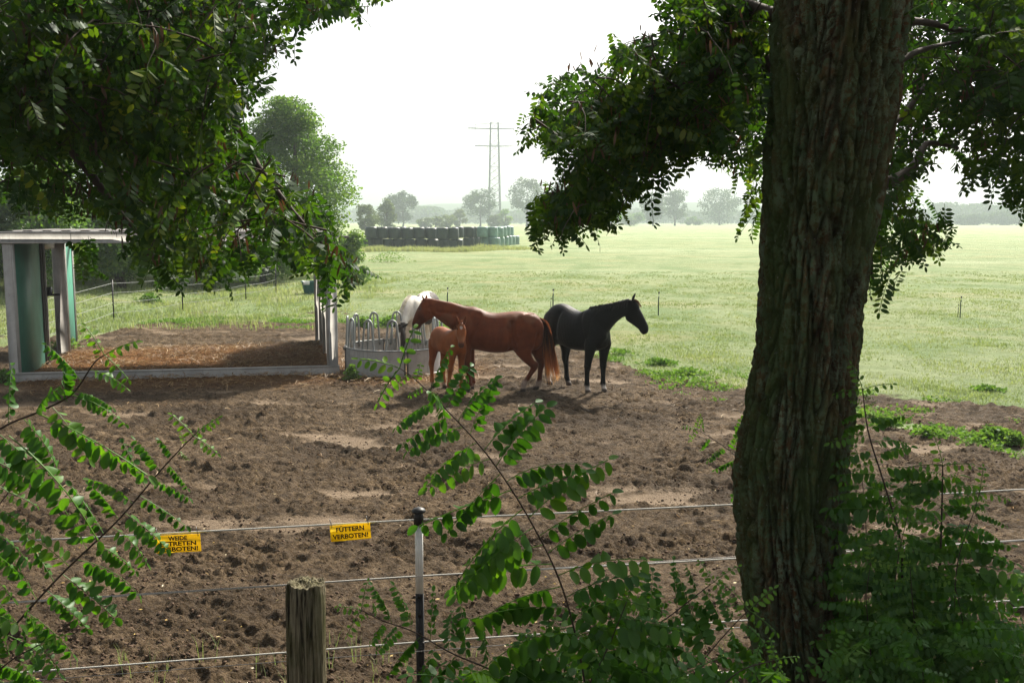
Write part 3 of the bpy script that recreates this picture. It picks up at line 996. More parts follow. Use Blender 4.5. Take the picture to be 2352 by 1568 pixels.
def loft(mb, rings):
    m = len(rings); n = len(rings[0])
    V = np.concatenate(rings)
    P = grid_quads(m, n, wrap=True)
    c0 = len(V); V = np.vstack([V, rings[0].mean(0), rings[-1].mean(0)])
    j = np.arange(n); k = (j + 1) % n
    T = np.concatenate([np.stack([k, j, np.full(n, c0)], 1), np.stack([(m - 1) * n + j, (m - 1) * n + k, np.full(n, c0 + 1)], 1)])
    mb.add(V, P, T)


def dense(secs, mul=3):
    """smooth in-between sections; each (tx, tz, bx, bz, w)"""
    return spline(np.array(secs, float), (len(secs) - 1) * mul + 1)


def leg(mb, pts, y0, y1, n=16):
    """pts: (x, z, r_forward, r_side); lateral offset goes from y0 (top) to y1 (ground)"""
    a = spline(np.array(pts, float), (len(pts) - 1) * 4 + 1)
    a[:, 2:] *= (1 + 0.20 * sstep(0.40, 0.62, a[:, 1] / a[0, 1]) * sstep(1.0, 0.8, a[:, 1] / a[0, 1]) + 0.05)[:, None]
    low = sstep(0.62, 0.45, a[:, 1] / a[0, 1]) * sstep(0.035, 0.10, a[:, 1] / a[0, 1])
    a[:, 2:] *= (1 + 0.30 * low)[:, None]
    m = len(a); rings = []
    ztop, zbot = a[0, 1], a[-1, 1]
    d = np.gradient(a[:, :2], axis=0)
    d /= np.linalg.norm(d, axis=1)[:, None]
    th = np.arange(n) * 2 * math.pi / n
    for i in range(m):
        f = (ztop - a[i, 1]) / (ztop - zbot)
        y = y0 + (y1 - y0) * min(1, f * 1.6)
        dd = d[i] * 0.55 + np.array([0, -1]) * 0.45
        if i > m - 6: dd = np.array([0, -1.0])
        dd = dd / np.linalg.norm(dd)
        nx, nz = -dd[1], dd[0]
        c = np.array([a[i, 0], y, a[i, 1]])
        rings.append(c + np.cos(th)[:, None] * a[i, 2] * np.array([nx, 0, nz]) + np.sin(th)[:, None] * a[i, 3] * np.array([0, 1.0, 0]))
    loft(mb, rings)


def blob(mb, c, r, n=14, rot=0.0):
    rings = []
    for t in np.linspace(0.06, math.pi - 0.06, 9):
        th = np.arange(n) * 2 * math.pi / n
        q = np.stack([np.cos(t) * np.ones(n) * r[0], np.sin(t) * np.cos(th) * r[1], np.sin(t) * np.sin(th) * r[2]], 1)
        cr, sr = math.cos(rot), math.sin(rot)
        q = np.stack([q[:, 0] * cr - q[:, 2] * sr, q[:, 1], q[:, 0] * sr + q[:, 2] * cr], 1)
        rings.append(q + np.array(c))
    loft(mb, rings)


def horse(name, label, group, cfg, loc, yaw):
    """builds a horse in its own frame (x forward, z up, ground at 0) as one continuous skin + mane, tail, ears, eyes"""
    root = thing(name, label, 'horse', loc, yaw, group)
    S = cfg.get('scale', 1.0)
    bends = cfg.get('bends', [])

    def bend(V):
        V = np.array(V, float)
        for (x0, L, ang, zmin) in bends:      # turn everything ahead of x0 round a vertical axis
            x = V[:, 0]
            t = np.clip((x - x0) / L, 0, 1) * sstep(zmin - 0.08, zmin + 0.08, V[:, 2])
            a = ang * t
            r = x - x0
            # walk along the bent centre line
            m = (x > x0) & (V[:, 2] > zmin - 0.08)
            k = ang / L
            s = np.minimum(np.maximum(r, 0), L)
            if abs(k) > 1e-6:
                cx = np.sin(k * s) / k; cyy = (1 - np.cos(k * s)) / k
            rest = np.maximum(r - L, 0)
            wgt = sstep(zmin - 0.08, zmin + 0.08, V[:, 2])
            dirx, diry = np.cos(k * s), np.sin(k * s)
            nx = x0 + cx + rest * dirx - V[:, 1] * diry
            ny = cyy + rest * diry + V[:, 1] * dirx
            V[:, 0] = np.where(m, x + (nx - x) * wgt, x)
            V[:, 1] = np.where(m, V[:, 1] + (ny - V[:, 1]) * wgt, V[:, 1])
        return V

    mb = MB()
    loft(mb, [ring3(s[0:2], s[2:4], s[4], 26, 0.86, 0.10) for s in dense(cfg['torso'])])
    loft(mb, [ring3(s[0:2], s[2:4], s[4], 22, 0.9, 0.12) for s in dense(cfg['neck'])])
    loft(mb, [ring3(s[0:2], s[2:4], s[4] * 1.06, 22, 0.9, -0.12) for s in dense(cfg['head'])])
    for lg in cfg['legs']:
        leg(mb, lg['pts'], lg['y'][0], lg['y'][1])
    for b in cfg.get('blobs', []):
        blob(mb, *b)
    me0 = mb.mesh('tmp', None)
    me0.vertices.foreach_set('co', bend(np.concatenate(mb.v)).astype(np.float32).ravel())
    tmp = bpy.data.objects.new('tmp', me0); COL.objects.link(tmp)
    md = tmp.modifiers.new('r', 'REMESH'); md.mode = 'VOXEL'; md.voxel_size = 0.0145 * (0.8 if S < 0.8 else 1); md.use_smooth_shade = True
    sm = tmp.modifiers.new('s', 'SMOOTH'); sm.factor = 0.5; sm.iterations = cfg.get('smooth', 3)
    dg = bpy.context.evaluated_depsgraph_get()
    me = bpy.data.meshes.new_from_object(tmp.evaluated_get(dg))
    bpy.data.objects.remove(tmp); bpy.data.meshes.remove(me0)
    me.name = name + '_body'
    n = len(me.vertices); co = np.zeros(n * 3, np.float32); me.vertices.foreach_get('co', co); co = co.reshape(-1, 3)
    nrm = np.zeros(n * 3, np.float32); me.vertices.foreach_get('normal', nrm); nrm = nrm.reshape(-1, 3)
    co = co + nrm * 0.006 * (S if S < 1 else 1)
    me.vertices.foreach_set('co', co.astype(np.float32).ravel())
    if 'relief' in cfg:
        co = co + nrm * cfg['relief'](co, nrm)[:, None]
        me.vertices.foreach_set('co', co.astype(np.float32).ravel())
    col = cfg['paint'](co, nrm)
    at = me.attributes.new('coat', 'FLOAT_COLOR', 'POINT')
    at.data.foreach_set('color', np.concatenate([col, np.ones((n, 1))], 1).astype(np.float32).ravel())
    me.materials.clear(); me.materials.append(cfg['mat'])
    me.polygons.foreach_set('use_smooth', np.ones(len(me.polygons), bool))
    link('body', me, root)

    # ears
    for e in cfg['ears']:
        base = np.array(e['base'], float); d = np.array(e['dir'], float); d /= np.linalg.norm(d)
        face = np.array(e['face'], float); side = np.cross(d, face); side /= np.linalg.norm(side); face = np.cross(side, d)
        L = e['len']; W = e.get('w', 0.036)
        rings = []
        th = np.arange(10) * 2 * math.pi / 10
        for t, w in ((-0.15, 0.7), (0.0, 0.8), (0.2, 0.98), (0.42, 1.0), (0.65, 0.78), (0.85, 0.42), (1.0, 0.06)):
            cc = base + d * L * t
            cup = np.where(np.cos(th - math.pi / 2) > 0.2, -0.25, 1.0)
            rings.append(cc + np.cos(th)[:, None] * W * w * side + (np.sin(th) * cup)[:, None] * W * w * -0.55 * face + face * 0.015 * t * t)
        em = MB(); loft(em, rings)
        em.v = [bend(np.concatenate(em.v))]
        ob = em.build('ear', cfg['ear_mat'], root, True)
    for y in cfg['eyes'][1]:
        em = MB(); ex, ez = cfg['eyes'][0]
        blob(em, (ex, y, ez), (0.024 * S, 0.012 * S, 0.020 * S), 10)
        em.v = [bend(np.concatenate(em.v))]
        em.build('eye', M_EYE, root, True)

    rng = np.random.RandomState(cfg.get('seed', 3))
    # hair: thin tapering ribbons; each (mesh name, list of guide curves)
    for hname, hmat, guides, count, width in cfg['hair']:
        hm = MB()
        G = [spline(np.array(g, float), 9) for g in guides]
        for i in range(count):
            a, b = rng.randint(len(G)), rng.randint(len(G))
            t = rng.rand()
            c = G[a] * (1 - t) + G[b] * t
            c = c.copy()
            L = 0.55 + 0.45 * rng.rand()
            k = np.linspace(0, L * 8, 9); ki = np.minimum(k.astype(int), 7); kf = (k - ki)[:, None]
            c = c[ki] * (1 - kf) + c[ki + 1] * kf
            amp = np.linspace(0.15, 1, 9)[:, None]
            c = c + rng.normal(size=3) * (cfg.get('hair_spread', 0.02) * (0.35 if hname != 'tail' else 1)) * amp + np.cumsum(rng.normal(size=(9, 3)) * 0.004, 0) * amp
            if hname in ('mane', 'forelock'):
                c = bend(c)
            w = width * (0.6 + 0.8 * rng.rand()) * np.array([1, 1.1, 1.1, 1.05, 1, 0.9, 0.75, 0.5, 0.1])
            dd = np.gradient(c, axis=0); dd /= np.linalg.norm(dd, axis=1)[:, None] + 1e-9
            sd_ = np.cross(dd, rng.normal(size=3)); sd_ /= np.linalg.norm(sd_, axis=1)[:, None] + 1e-9
            V = np.concatenate([c - sd_ * w[:, None], c + sd_ * w[:, None]])
            j = np.arange(8)
            hm.add(V, np.stack([j, j + 1, j + 10, j + 9], 1), tint=np.tile(np.linspace(0, 1, 9), 2) * (0.55 + 0.45 * L) + rng.normal() * 0.08)
        hm.build(hname, hmat, root, True)
    return root


def coat_mat(name, rough=0.5, spec=0.13, sheen=0.0):
    t = NT(name)
    c = t.attr('coat').outputs['Color']
    n = t.noise(t.coord((1, 1, 1)), 9.0, 5, 0.6)
    n2 = t.noise(t.coord((30, 90, 30)), 6.0, 3, 0.6)
    c = t.mix(t.ramp(n, [(0.3, (0.0, 0.0, 0.0)), (0.7, (0.5, 0.5, 0.5))]), c, (0.5, 0.48, 0.45), 'MULTIPLY')
    n3 = t.noise(t.coord((1, 1, 1)), 2.2, 3, 0.5)
    c = t.mix(t.ramp(n3, [(0.4, (0.0, 0.0, 0.0)), (0.65, (0.5, 0.5, 0.5))]), c, (0.55, 0.5, 0.46), 'MULTIPLY')
    c = t.mix(t.math('MULTIPLY', n2, 0.22), c, (0.35, 0.3, 0.28), 'MULTIPLY')
    t.base(c, t.math('ADD', t.math('MULTIPLY', n, 0.18), rough - 0.09), spec)
    t.b.inputs['Sheen Weight'].default_value = sheen
    t.b.inputs['Sheen Roughness'].default_value = 0.4
    t.bump(t.math('ADD', n2, t.math('MULTIPLY', n, 1.2)), 0.3, 0.012)
    return t.m


def hair_mat(name, stops, trans=0.35):
    t = NT(name)
    c = t.ramp(t.attr('tint').outputs['Fac'], stops)
    t.base(c, 0.5, 0.3)
    tr = t.new('ShaderNodeBsdfTranslucent'); t.lk(c, tr.inputs[0])
    m = t.new('ShaderNodeMixShader'); m.inputs[0].default_value = trans
    t.lk(t.b.outputs[0], m.inputs[1]); t.lk(tr.outputs[0], m.inputs[2]); t.lk(m.outputs[0], t.out.inputs['Surface'])
    return t.m


_t = NT('horse_eye'); _t.base((0.008, 0.005, 0.004), 0.08, 0.6); M_EYE = _t.m
M_COAT = coat_mat('chestnut_coat')
M_COAT_BLACK = coat_mat('black_coat', 0.42, 0.07, 0.0)
M_COAT_PINTO = coat_mat('pinto_coat', 0.65, 0.2, 0.0)
M_TAIL_BACKLIT = hair_mat('backlit_chestnut_hair', [(0.0, (0.16, 0.045, 0.012)), (0.25, (0.075, 0.020, 0.008)), (0.55, (0.16, 0.045, 0.014)), (0.75, (0.62, 0.21, 0.045)), (1.0, (0.85, 0.45, 0.16))], 0.72)  # chestnut tail; the orange tips carry the backlight glow as colour
M_HAIR_MANE = hair_mat('chestnut_mane', [(0.0, (0.14, 0.035, 0.012)), (1.0, (0.22, 0.07, 0.022))], 0.4)
M_FORELOCK_BACKLIT = hair_mat('backlit_forelock_hair', [(0.0, (0.02, 0.012, 0.009)), (1.0, (0.16, 0.05, 0.018))], 0.3)  # brown towards the tips stands in for sun shining through the forelock
M_HAIR_BLACK = hair_mat('black_hair', [(0.0, (0.008, 0.007, 0.007)), (1.0, (0.02, 0.016, 0.014))], 0.15)
M_HAIR_WHITE = hair_mat('white_hair', [(0.0, (0.74, 0.69, 0.58)), (1.0, (0.84, 0.80, 0.72))], 0.35)
_t = NT('chestnut_ear'); _t.base((0.13, 0.034, 0.009), 0.6, 0.1); M_EAR_RED = _t.m
_t = NT('black_ear'); _t.base((0.009, 0.008, 0.008), 0.5, 0.3); M_EAR_BLACK = _t.m

K = 0.00229


def prof(cx0, gy):
    """photo crop pixels (x, y) of the side view -> metres ahead of the withers, above ground"""
    return lambda x, y: ((cx0 - x) * K, (gy - y) * K)


def T5(P, rows):
    return [(*P(a, b), *P(c, d), w) for a, b, c, d, w in rows]


_HC = [(.76, 1.75, .69, 1.45, .058), (.835, 1.734, .698, 1.385, .080), (.897, 1.672, .753, 1.336, .097), (.955, 1.555, .815, 1.296, .096), (1.008, 1.450, .877, 1.252, .077),
       (1.058, 1.352, .927, 1.212, .061), (1.092, 1.274, .948, 1.178, .056), (1.103, 1.212, .968, 1.148, .058), (1.092, 1.160, 1.000, 1.120, .045), (1.070, 1.132, 1.020, 1.115, .028)]


def put_head(px, pz, rot, sc, wf=1.0):
    """the traced head moved to a poll point, turned in the side plane and scaled"""
    c, s_ = math.cos(rot) * sc, math.sin(rot) * sc
    f = lambda x, z: (px + (x - .76) * c - (z - 1.75) * s_, pz + (x - .76) * s_ + (z - 1.75) * c)
    return [(*f(a, b), *f(d, e), w * sc * wf) for a, b, d, e, w in _HC]


# ---- chestnut mare, side view facing left
P = prof(700, 1036)


def L4(rows, P=P):
    return [(*P(x, y), ra, rb) for x, y, ra, rb in rows]


c_torso = T5(P, [(1266, 520, 1262, 600, .07), (1250, 470, 1248, 650, .15), (1215, 432, 1215, 690, .215), (1165, 408, 1165, 700, .25), (1105, 388, 1105, 690, .262),
                 (1050, 384, 1050, 690, .265), (1000, 387, 1000, 704, .285), (940, 393, 940, 716, .30), (870, 398, 870, 720, .30), (800, 386, 800, 712, .285),
                 (745, 362, 745, 700, .25), (700, 349, 700, 694, .235), (655, 350, 650, 690, .225), (615, 366, 605, 668, .20), (585, 400, 578, 640, .15), (566, 450, 562, 600, .07)])
c_neck = T5(P, [(690, 348, 640, 640, .20), (630, 344, 575, 590, .165), (580, 330, 525, 536, .125), (520, 313, 470, 496, .10), (455, 300, 425, 462, .085), (400, 289, 385, 432, .078), (350, 279, 362, 405, .072), (322, 277, 350, 390, .06)])
_z = lambda x, y: (x * .643 - 403.2, y * .643 + 100.8)
c_head = T5(P, [(*_z(a, b), *_z(c, d), w) for a, b, c, d, w in [(1112, 272, 1190, 455, .058), (1078, 286, 1186, 505, .080), (1038, 336, 1155, 537, .097), (1003, 398, 1118, 562, .096), (974, 455, 1082, 588, .077), (950, 518, 1052, 608, .061), (933, 572, 1040, 628, .056), (929, 612, 1030, 646, .058), (942, 646, 1005, 664, .046), (960, 660, 990, 668, .028)]])
front1 = L4([(615, 560, .13, .09), (622, 640, .115, .085), (632, 700, .082, .068), (640, 750, .062, .055), (648, 800, .043, .042), (650, 818, .047, .046), (652, 845, .036, .036), (655, 900, .029, .027), (658, 955, .033, .031), (660, 972, .037, .034), (656, 995, .028, .028), (652, 1010, .038, .036), (646, 1028, .054, .047), (644, 1036, .057, .05)])
front2 = [(x - 0.055, z, a, b) for x, z, a, b in front1]
hind1 = L4([(1130, 560, .20, .12), (1095, 650, .17, .10), (1100, 700, .125, .08), (1120, 745, .088, .065), (1155, 790, .058, .048), (1186, 818, .055, .042), (1185, 845, .042, .036), (1158, 890, .031, .029), (1128, 940, .031, .029), (1110, 968, .039, .035), (1104, 990, .030, .030), (1100, 1010, .040, .037), (1097, 1040, .056, .05), (1097, 1047, .057, .05)])
hind2 = L4([(1180, 560, .19, .12), (1195, 650, .15, .10), (1212, 705, .105, .075), (1228, 755, .072, .055), (1244, 795, .054, .044), (1250, 818, .05, .042), (1246, 850, .038, .035), (1240, 900, .031, .029), (1236, 950, .032, .03), (1232, 972, .039, .035), (1222, 992, .030, .030), (1214, 1010, .039, .037), (1206, 1030, .054, .048), (1205, 1037, .057, .05)])


def socks(co, col, pts, z0, white, soft=0.03, hoof=(0.055, 0.043, 0.035), hz=0.062):
    """white sock up to z0 on the leg whose foot is near pts (x, y), hoof horn below"""
    d = np.hypot(co[:, 0] - pts[0], co[:, 1] - pts[1])
    m = (d < 0.17)
    k = sstep(z0 + soft, z0 - soft, co[:, 2] + 0.02 * noise3(co[:, 0] * 30, co[:, 1] * 30, co[:, 2] * 20)) * m
    col = col * (1 - k[:, None]) + np.array(white) * k[:, None]
    return hooves(co, col, pts, hoof, hz)


def hooves(co, col, pts, hoof=(0.055, 0.043, 0.035), hz=0.062):
    d = np.hypot(co[:, 0] - pts[0], co[:, 1] - pts[1])
    k = (sstep(hz + 0.012, hz - 0.006, co[:, 2]) * (d < 0.17))[:, None]
    return col * (1 - k) + np.array(hoof) * k


def foot(pts): return (pts[-1][0], 0)


def paint_chestnut(co, nrm):
    n = len(co)
    col = np.tile(np.array([0.175, 0.040, 0.0090]), (n, 1))
    f = noise3(co[:, 0] * 3, co[:, 1] * 3, co[:, 2] * 3)
    col = col * (1 + 0.22 * f)[:, None]
    col = col * (1 - 0.35 * sstep(P(330, 0)[0], P(250, 0)[0], co[:, 0])[:, None])
    dapple = noise3(co[:, 0] * 9, co[:, 1] * 9, co[:, 2] * 9)
    col = col * (1 + 0.16 * dapple + 0.10 * noise3(co[:, 0] * 22, co[:, 1] * 22, co[:, 2] * 22))[:, None]
    dust = sstep(0.05, 0.4, noise3(co[:, 0] * 4 + 9, co[:, 1] * 4, co[:, 2] * 4)) * 0.22 * sstep(1.0, 1.4, co[:, 2])
    col = col * (1 - dust[:, None]) + np.array([0.20, 0.14, 0.09]) * dust[:, None]
    lowleg = sstep(0.75, 0.45, co[:, 2])[:, None]
    col = col * (1 - lowleg * 0.35)
    muz = sstep(1.18, 1.28, co[:, 0] + 0.35 * (1.45 - co[:, 2]))[:, None] * (co[:, 0] > 0.9)[:, None]
    col = col * (1 - 0.7 * muz) + np.array([0.02, 0.012, 0.01]) * 0.7 * muz
    nd = np.hypot(co[:, 0] - P(205, 490)[0], co[:, 2] - P(208, 490)[1])
    k = sstep(0.028, 0.012, nd)[:, None]
    col = col * (1 - k) + np.array([0.004, 0.003, 0.003]) * k
    for pts, y, z0 in ((front1, .12, 0.10), (front2, -.12, 0.10), (hind1, .12, 0.21), (hind2, -.12, 0.17)):
        col = socks(co, col, (pts[-1][0], y), z0, (0.42, 0.33, 0.27))
    return col


def relief_chestnut(co, nrm):
    x, z = co[:, 0], co[:, 2]
    side = np.abs(nrm[:, 1])
    r = np.zeros(len(co))
    # hollow ahead of the hip, shoulder blade edge, thigh groove, jugular groove, cheek edge
    def groove(x0, z0, x1, z1, w, d):
        px, pz = x1 - x0, z1 - z0
        t = np.clip(((x - x0) * px + (z - z0) * pz) / (px * px + pz * pz), 0, 1)
        return -d * np.exp(-(np.hypot(x - x0 - t * px, z - z0 - t * pz) / w) ** 2)
    r += groove(*P(1010, 470), *P(1030, 640), 0.045, 0.05)
    r += groove(*P(1215, 560), *P(1190, 720), 0.035, 0.025)
    r += groove(*P(740, 400), *P(640, 640), 0.04, 0.022)
    r += groove(*P(560, 400), *P(400, 385), 0.03, 0.014)
    r += groove(*P(470, 470), *P(385, 425), 0.02, 0.012)
    r += groove(*P(330, 350), *P(260, 455), 0.018, 0.010)
    def bulge(x0, z0, a, b, d):
        px_, pz_ = P(x0, z0)
        return d * np.exp(-((x - px_) / a) ** 2 - ((z - pz_) / b) ** 2)
    r += bulge(1135, 500, .20, .22, .040) + bulge(880, 590, .30, .20, .022) + bulge(655, 520, .12, .24, .028) + bulge(1090, 640, .10, .12, .02) + bulge(620, 640, .09, .10, .018)
    r += groove(*P(985, 520), *P(1000, 690), 0.05, 0.03) + groove(*P(1075, 440), *P(1060, 560), 0.035, 0.02)
    r += 0.012 * np.exp(-(np.hypot(x - P(1030, 0)[0], z - P(0, 440)[1]) / 0.06) ** 2)
    ribs = 0.0008 * np.sin(x * 90 + z * 18) * sstep(P(1000, 0)[0], P(960, 0)[0], x) * sstep(P(740, 0)[0], P(780, 0)[0], x) * sstep(1.38, 1.2, z) * sstep(0.78, 0.9, z)
    cheek = 0.016 * np.exp(-((np.hypot(x - P(322, 0)[0], z - P(0, 408)[1]) - 0.075) / 0.022) ** 2) * (x > P(345, 0)[0])
    sock = -0.014 * np.exp(-(np.hypot(x - P(262, 0)[0], z - P(0, 350)[1]) / 0.03) ** 2)
    return (1.5 * r + ribs + cheek + sock) * sstep(0.25, 0.6, side)


tail_guides = [[(-1.23, 0.0, 1.36), (-1.33, 0.02, 1.26), (-1.37, 0.03, 1.05), (-1.40, 0.03, 0.75), (-1.44, 0.02, 0.45), (-1.50, 0.02, 0.15)],
               [(-1.22, 0.02, 1.37), (-1.36, 0.03, 1.25), (-1.44, 0.04, 1.02), (-1.50, 0.04, 0.70), (-1.58, 0.02, 0.40), (-1.66, 0.02, 0.22)],
               [(-1.24, -0.02, 1.35), (-1.30, -0.03, 1.2), (-1.32, -0.04, 1.0), (-1.34, -0.03, 0.75), (-1.37, -0.02, 0.4), (-1.41, -0.02, 0.08)],
               [(-1.23, 0.0, 1.37), (-1.37, -0.02, 1.27), (-1.42, -0.03, 1.05), (-1.46, -0.03, 0.7), (-1.53, -0.02, 0.40), (-1.60, 0.0, 0.16)]]


def mane_guides(tops, drop, yout, lean=0.0):
    """hair rooted along the crest, falling over to the side y"""
    return [[(x, 0, z - 0.005), (x + lean * 0.3, yout * 0.55, z + 0.008), (x + lean * 0.7, yout, z - drop * 0.4), (x + lean, yout * 1.15, z - drop)] for x, z in tops]


cfg_chestnut = dict(
    torso=c_torso, neck=c_neck, head=c_head,
    legs=[dict(pts=front1, y=(.13, .12)), dict(pts=front2, y=(-.13, -.12)), dict(pts=hind1, y=(.13, .12)), dict(pts=hind2, y=(-.12, -.12))],
    blobs=[((*[P(1150, 520)[0]], .13, P(0, 520)[1]), (.26, .135, .28)), ((P(1150, 520)[0], -.13, P(0, 520)[1]), (.26, .135, .28)),
           ((P(650, 540)[0], .13, P(0, 540)[1]), (.14, .10, .30), 14, -0.35), ((P(650, 540)[0], -.13, P(0, 540)[1]), (.14, .10, .30), 14, -0.35),
           ((P(325, 425)[0], 0, P(0, 418)[1]), (.095, .078, .085)), ((P(1212, 816)[0], .12, P(0, 812)[1]), (.032, .024, .045)), ((P(1262, 815)[0], -.12, P(0, 810)[1]), (.03, .024, .045))],
    ears=[dict(base=(P(294, 0)[0], .05, P(0, 296)[1]), dir=(0.12, 0.25, 1), face=(1, 0.7, 0), len=.115, w=.037), dict(base=(P(307, 0)[0], -.045, P(0, 294)[1]), dir=(-0.25, -0.3, 1), face=(1, -0.6, 0), len=.11, w=.037)],
    eyes=(P(262, 362), (.083, -.083)), mat=M_COAT, ear_mat=M_EAR_RED, paint=paint_chestnut, relief=relief_chestnut, seed=4,
    hair=[('tail', M_TAIL_BACKLIT, tail_guides, 420, .0055),
          ('mane', M_HAIR_MANE, mane_guides([P(x, y + 6) for x, y in ((735, 358), (715, 346), (690, 342), (660, 345), (610, 340), (560, 322), (500, 306), (440, 293), (380, 283), (325, 275))], 0.12, -0.08, -0.02), 130, .003),
          ('forelock', M_HAIR_MANE, [[(P(308, 0)[0], y, P(0, 274)[1]), (P(285, 0)[0], y, P(0, 290)[1]), (P(262, 0)[0], y * 1.2, P(0, 325)[1])] for y in (-.02, 0, .02)], 60, .003)],
    hair_spread=0.022)

gC = on_ground(1090, 899)
horse('chestnut_horse', 'tall chestnut horse standing side-on in profile with a long tail tinted orange for backlight', 'horses in the paddock', cfg_chestnut,
      (gC[0], gC[1], 0.02), math.pi)

# ---- black horse, body turned towards the camera, neck and head in profile to the right
KB = 0.00229
pb = lambda x, y: (x, y)
b_torso = [(-1.30, 1.22, -1.29, 1.02, .07), (-1.26, 1.34, -1.26, .88, .16), (-1.18, 1.46, -1.18, .78, .22), (-1.06, 1.55, -1.06, .78, .255), (-.92, 1.585, -.92, .80, .268),
           (-.78, 1.57, -.78, .80, .27), (-.62, 1.52, -.62, .77, .29), (-.45, 1.475, -.45, .745, .30), (-.28, 1.475, -.28, .75, .29), (-.12, 1.53, -.12, .76, .26), (0, 1.565, 0, .77, .24),
           (.12, 1.55, .12, .78, .23), (.22, 1.50, .22, .82, .21), (.30, 1.42, .31, .86, .17), (.36, 1.28, .37, .96, .09)]
b_neck = [(.02, 1.57, .20, .92, .21), (.13, 1.575, .32, 1.08, .175), (.24, 1.59, .41, 1.20, .135), (.36, 1.615, .49, 1.30, .105), (.48, 1.655, .57, 1.38, .088), (.60, 1.70, .64, 1.43, .08), (.70, 1.73, .69, 1.45, .074), (.77, 1.745, .73, 1.47, .06)]
b_head = put_head(.76, 1.75, 0, 1.0)
bf = [(.14, 1.12, .13, .09), (.13, .92, .115, .085), (.11, .78, .082, .068), (.095, .66, .062, .055), (.08, .54, .044, .043), (.077, .50, .048, .046), (.075, .44, .036, .036), (.072, .31, .029, .027), (.07, .19, .033, .031), (.07, .145, .038, .035), (.085, .095, .029, .029), (.095, .065, .039, .037), (.11, .02, .054, .048), (.112, 0, .058, .051)]
bf_near = [(x + 0.0, z, a, b) for x, z, a, b in bf]
bf_far = [(x + 0.05 + 0.02 * (1.1 - z), z, a, b) for x, z, a, b in bf]
bh = [(-1.0, 1.12, .20, .125), (-1.03, .92, .155, .10), (-1.07, .78, .108, .078), (-1.11, .66, .075, .058), (-1.16, .56, .055, .045), (-1.175, .50, .05, .043), (-1.165, .43, .038, .036), (-1.15, .31, .031, .029), (-1.14, .19, .032, .03), (-1.135, .145, .039, .035), (-1.11, .10, .03, .03), (-1.095, .065, .039, .037), (-1.07, .02, .054, .048), (-1.068, 0, .057, .05)]
bh_far = [(x + 0.20 * sstep(1.1, 0.4, z) + .06, z, a, b) for x, z, a, b in bh]
bh_near = [(x - 0.04, z, a, b) for x, z, a, b in bh]


def paint_black(co, nrm):
    n = len(co)
    col = np.tile(np.array([0.0055, 0.0050, 0.0050]), (n, 1))
    col *= (1 + 0.3 * noise3(co[:, 0] * 3, co[:, 1] * 3, co[:, 2] * 3))[:, None]
    # white fetlocks and hooves; the backlit forehead tint sits in the forelock
    for pts, y, z0 in ((bh_near, -.12, .165), (bf_near, -.19, .13), (bf_far, .15, .13), (bh_far, .12, .06)):
        col = socks(co, col, (pts[-1][0], y), z0, (0.62, 0.57, 0.52), hoof=(0.11, 0.085, 0.07))
    return col


def relief_black(co, nrm):
    x, z = co[:, 0], co[:, 2]
    side = np.abs(nrm[:, 1])
    r = 0.0016 * np.sin(x * 78 + z * 22) * sstep(-.72, -.6, x) * sstep(-.08, -.2, x) * sstep(1.40, 1.28, z) * sstep(0.82, 0.95, z)
    def groove(x0, z0, x1, z1, w, d):
        px, pz = x1 - x0, z1 - z0
        t = np.clip(((x - x0) * px + (z - z0) * pz) / (px * px + pz * pz), 0, 1)
        return -d * np.exp(-(np.hypot(x - x0 - t * px, z - z0 - t * pz) / w) ** 2)
    r += groove(-.72, 1.42, -.78, 1.0, 0.06, 0.035)
    r += groove(-.12, 1.45, .02, 1.0, 0.045, 0.018)
    r += groove(.20, 1.50, .12, 1.05, 0.035, 0.010)
    r += groove(-1.12, 1.25, -1.1, .85, 0.035, 0.012)
    return r * sstep(0.25, 0.6, side)


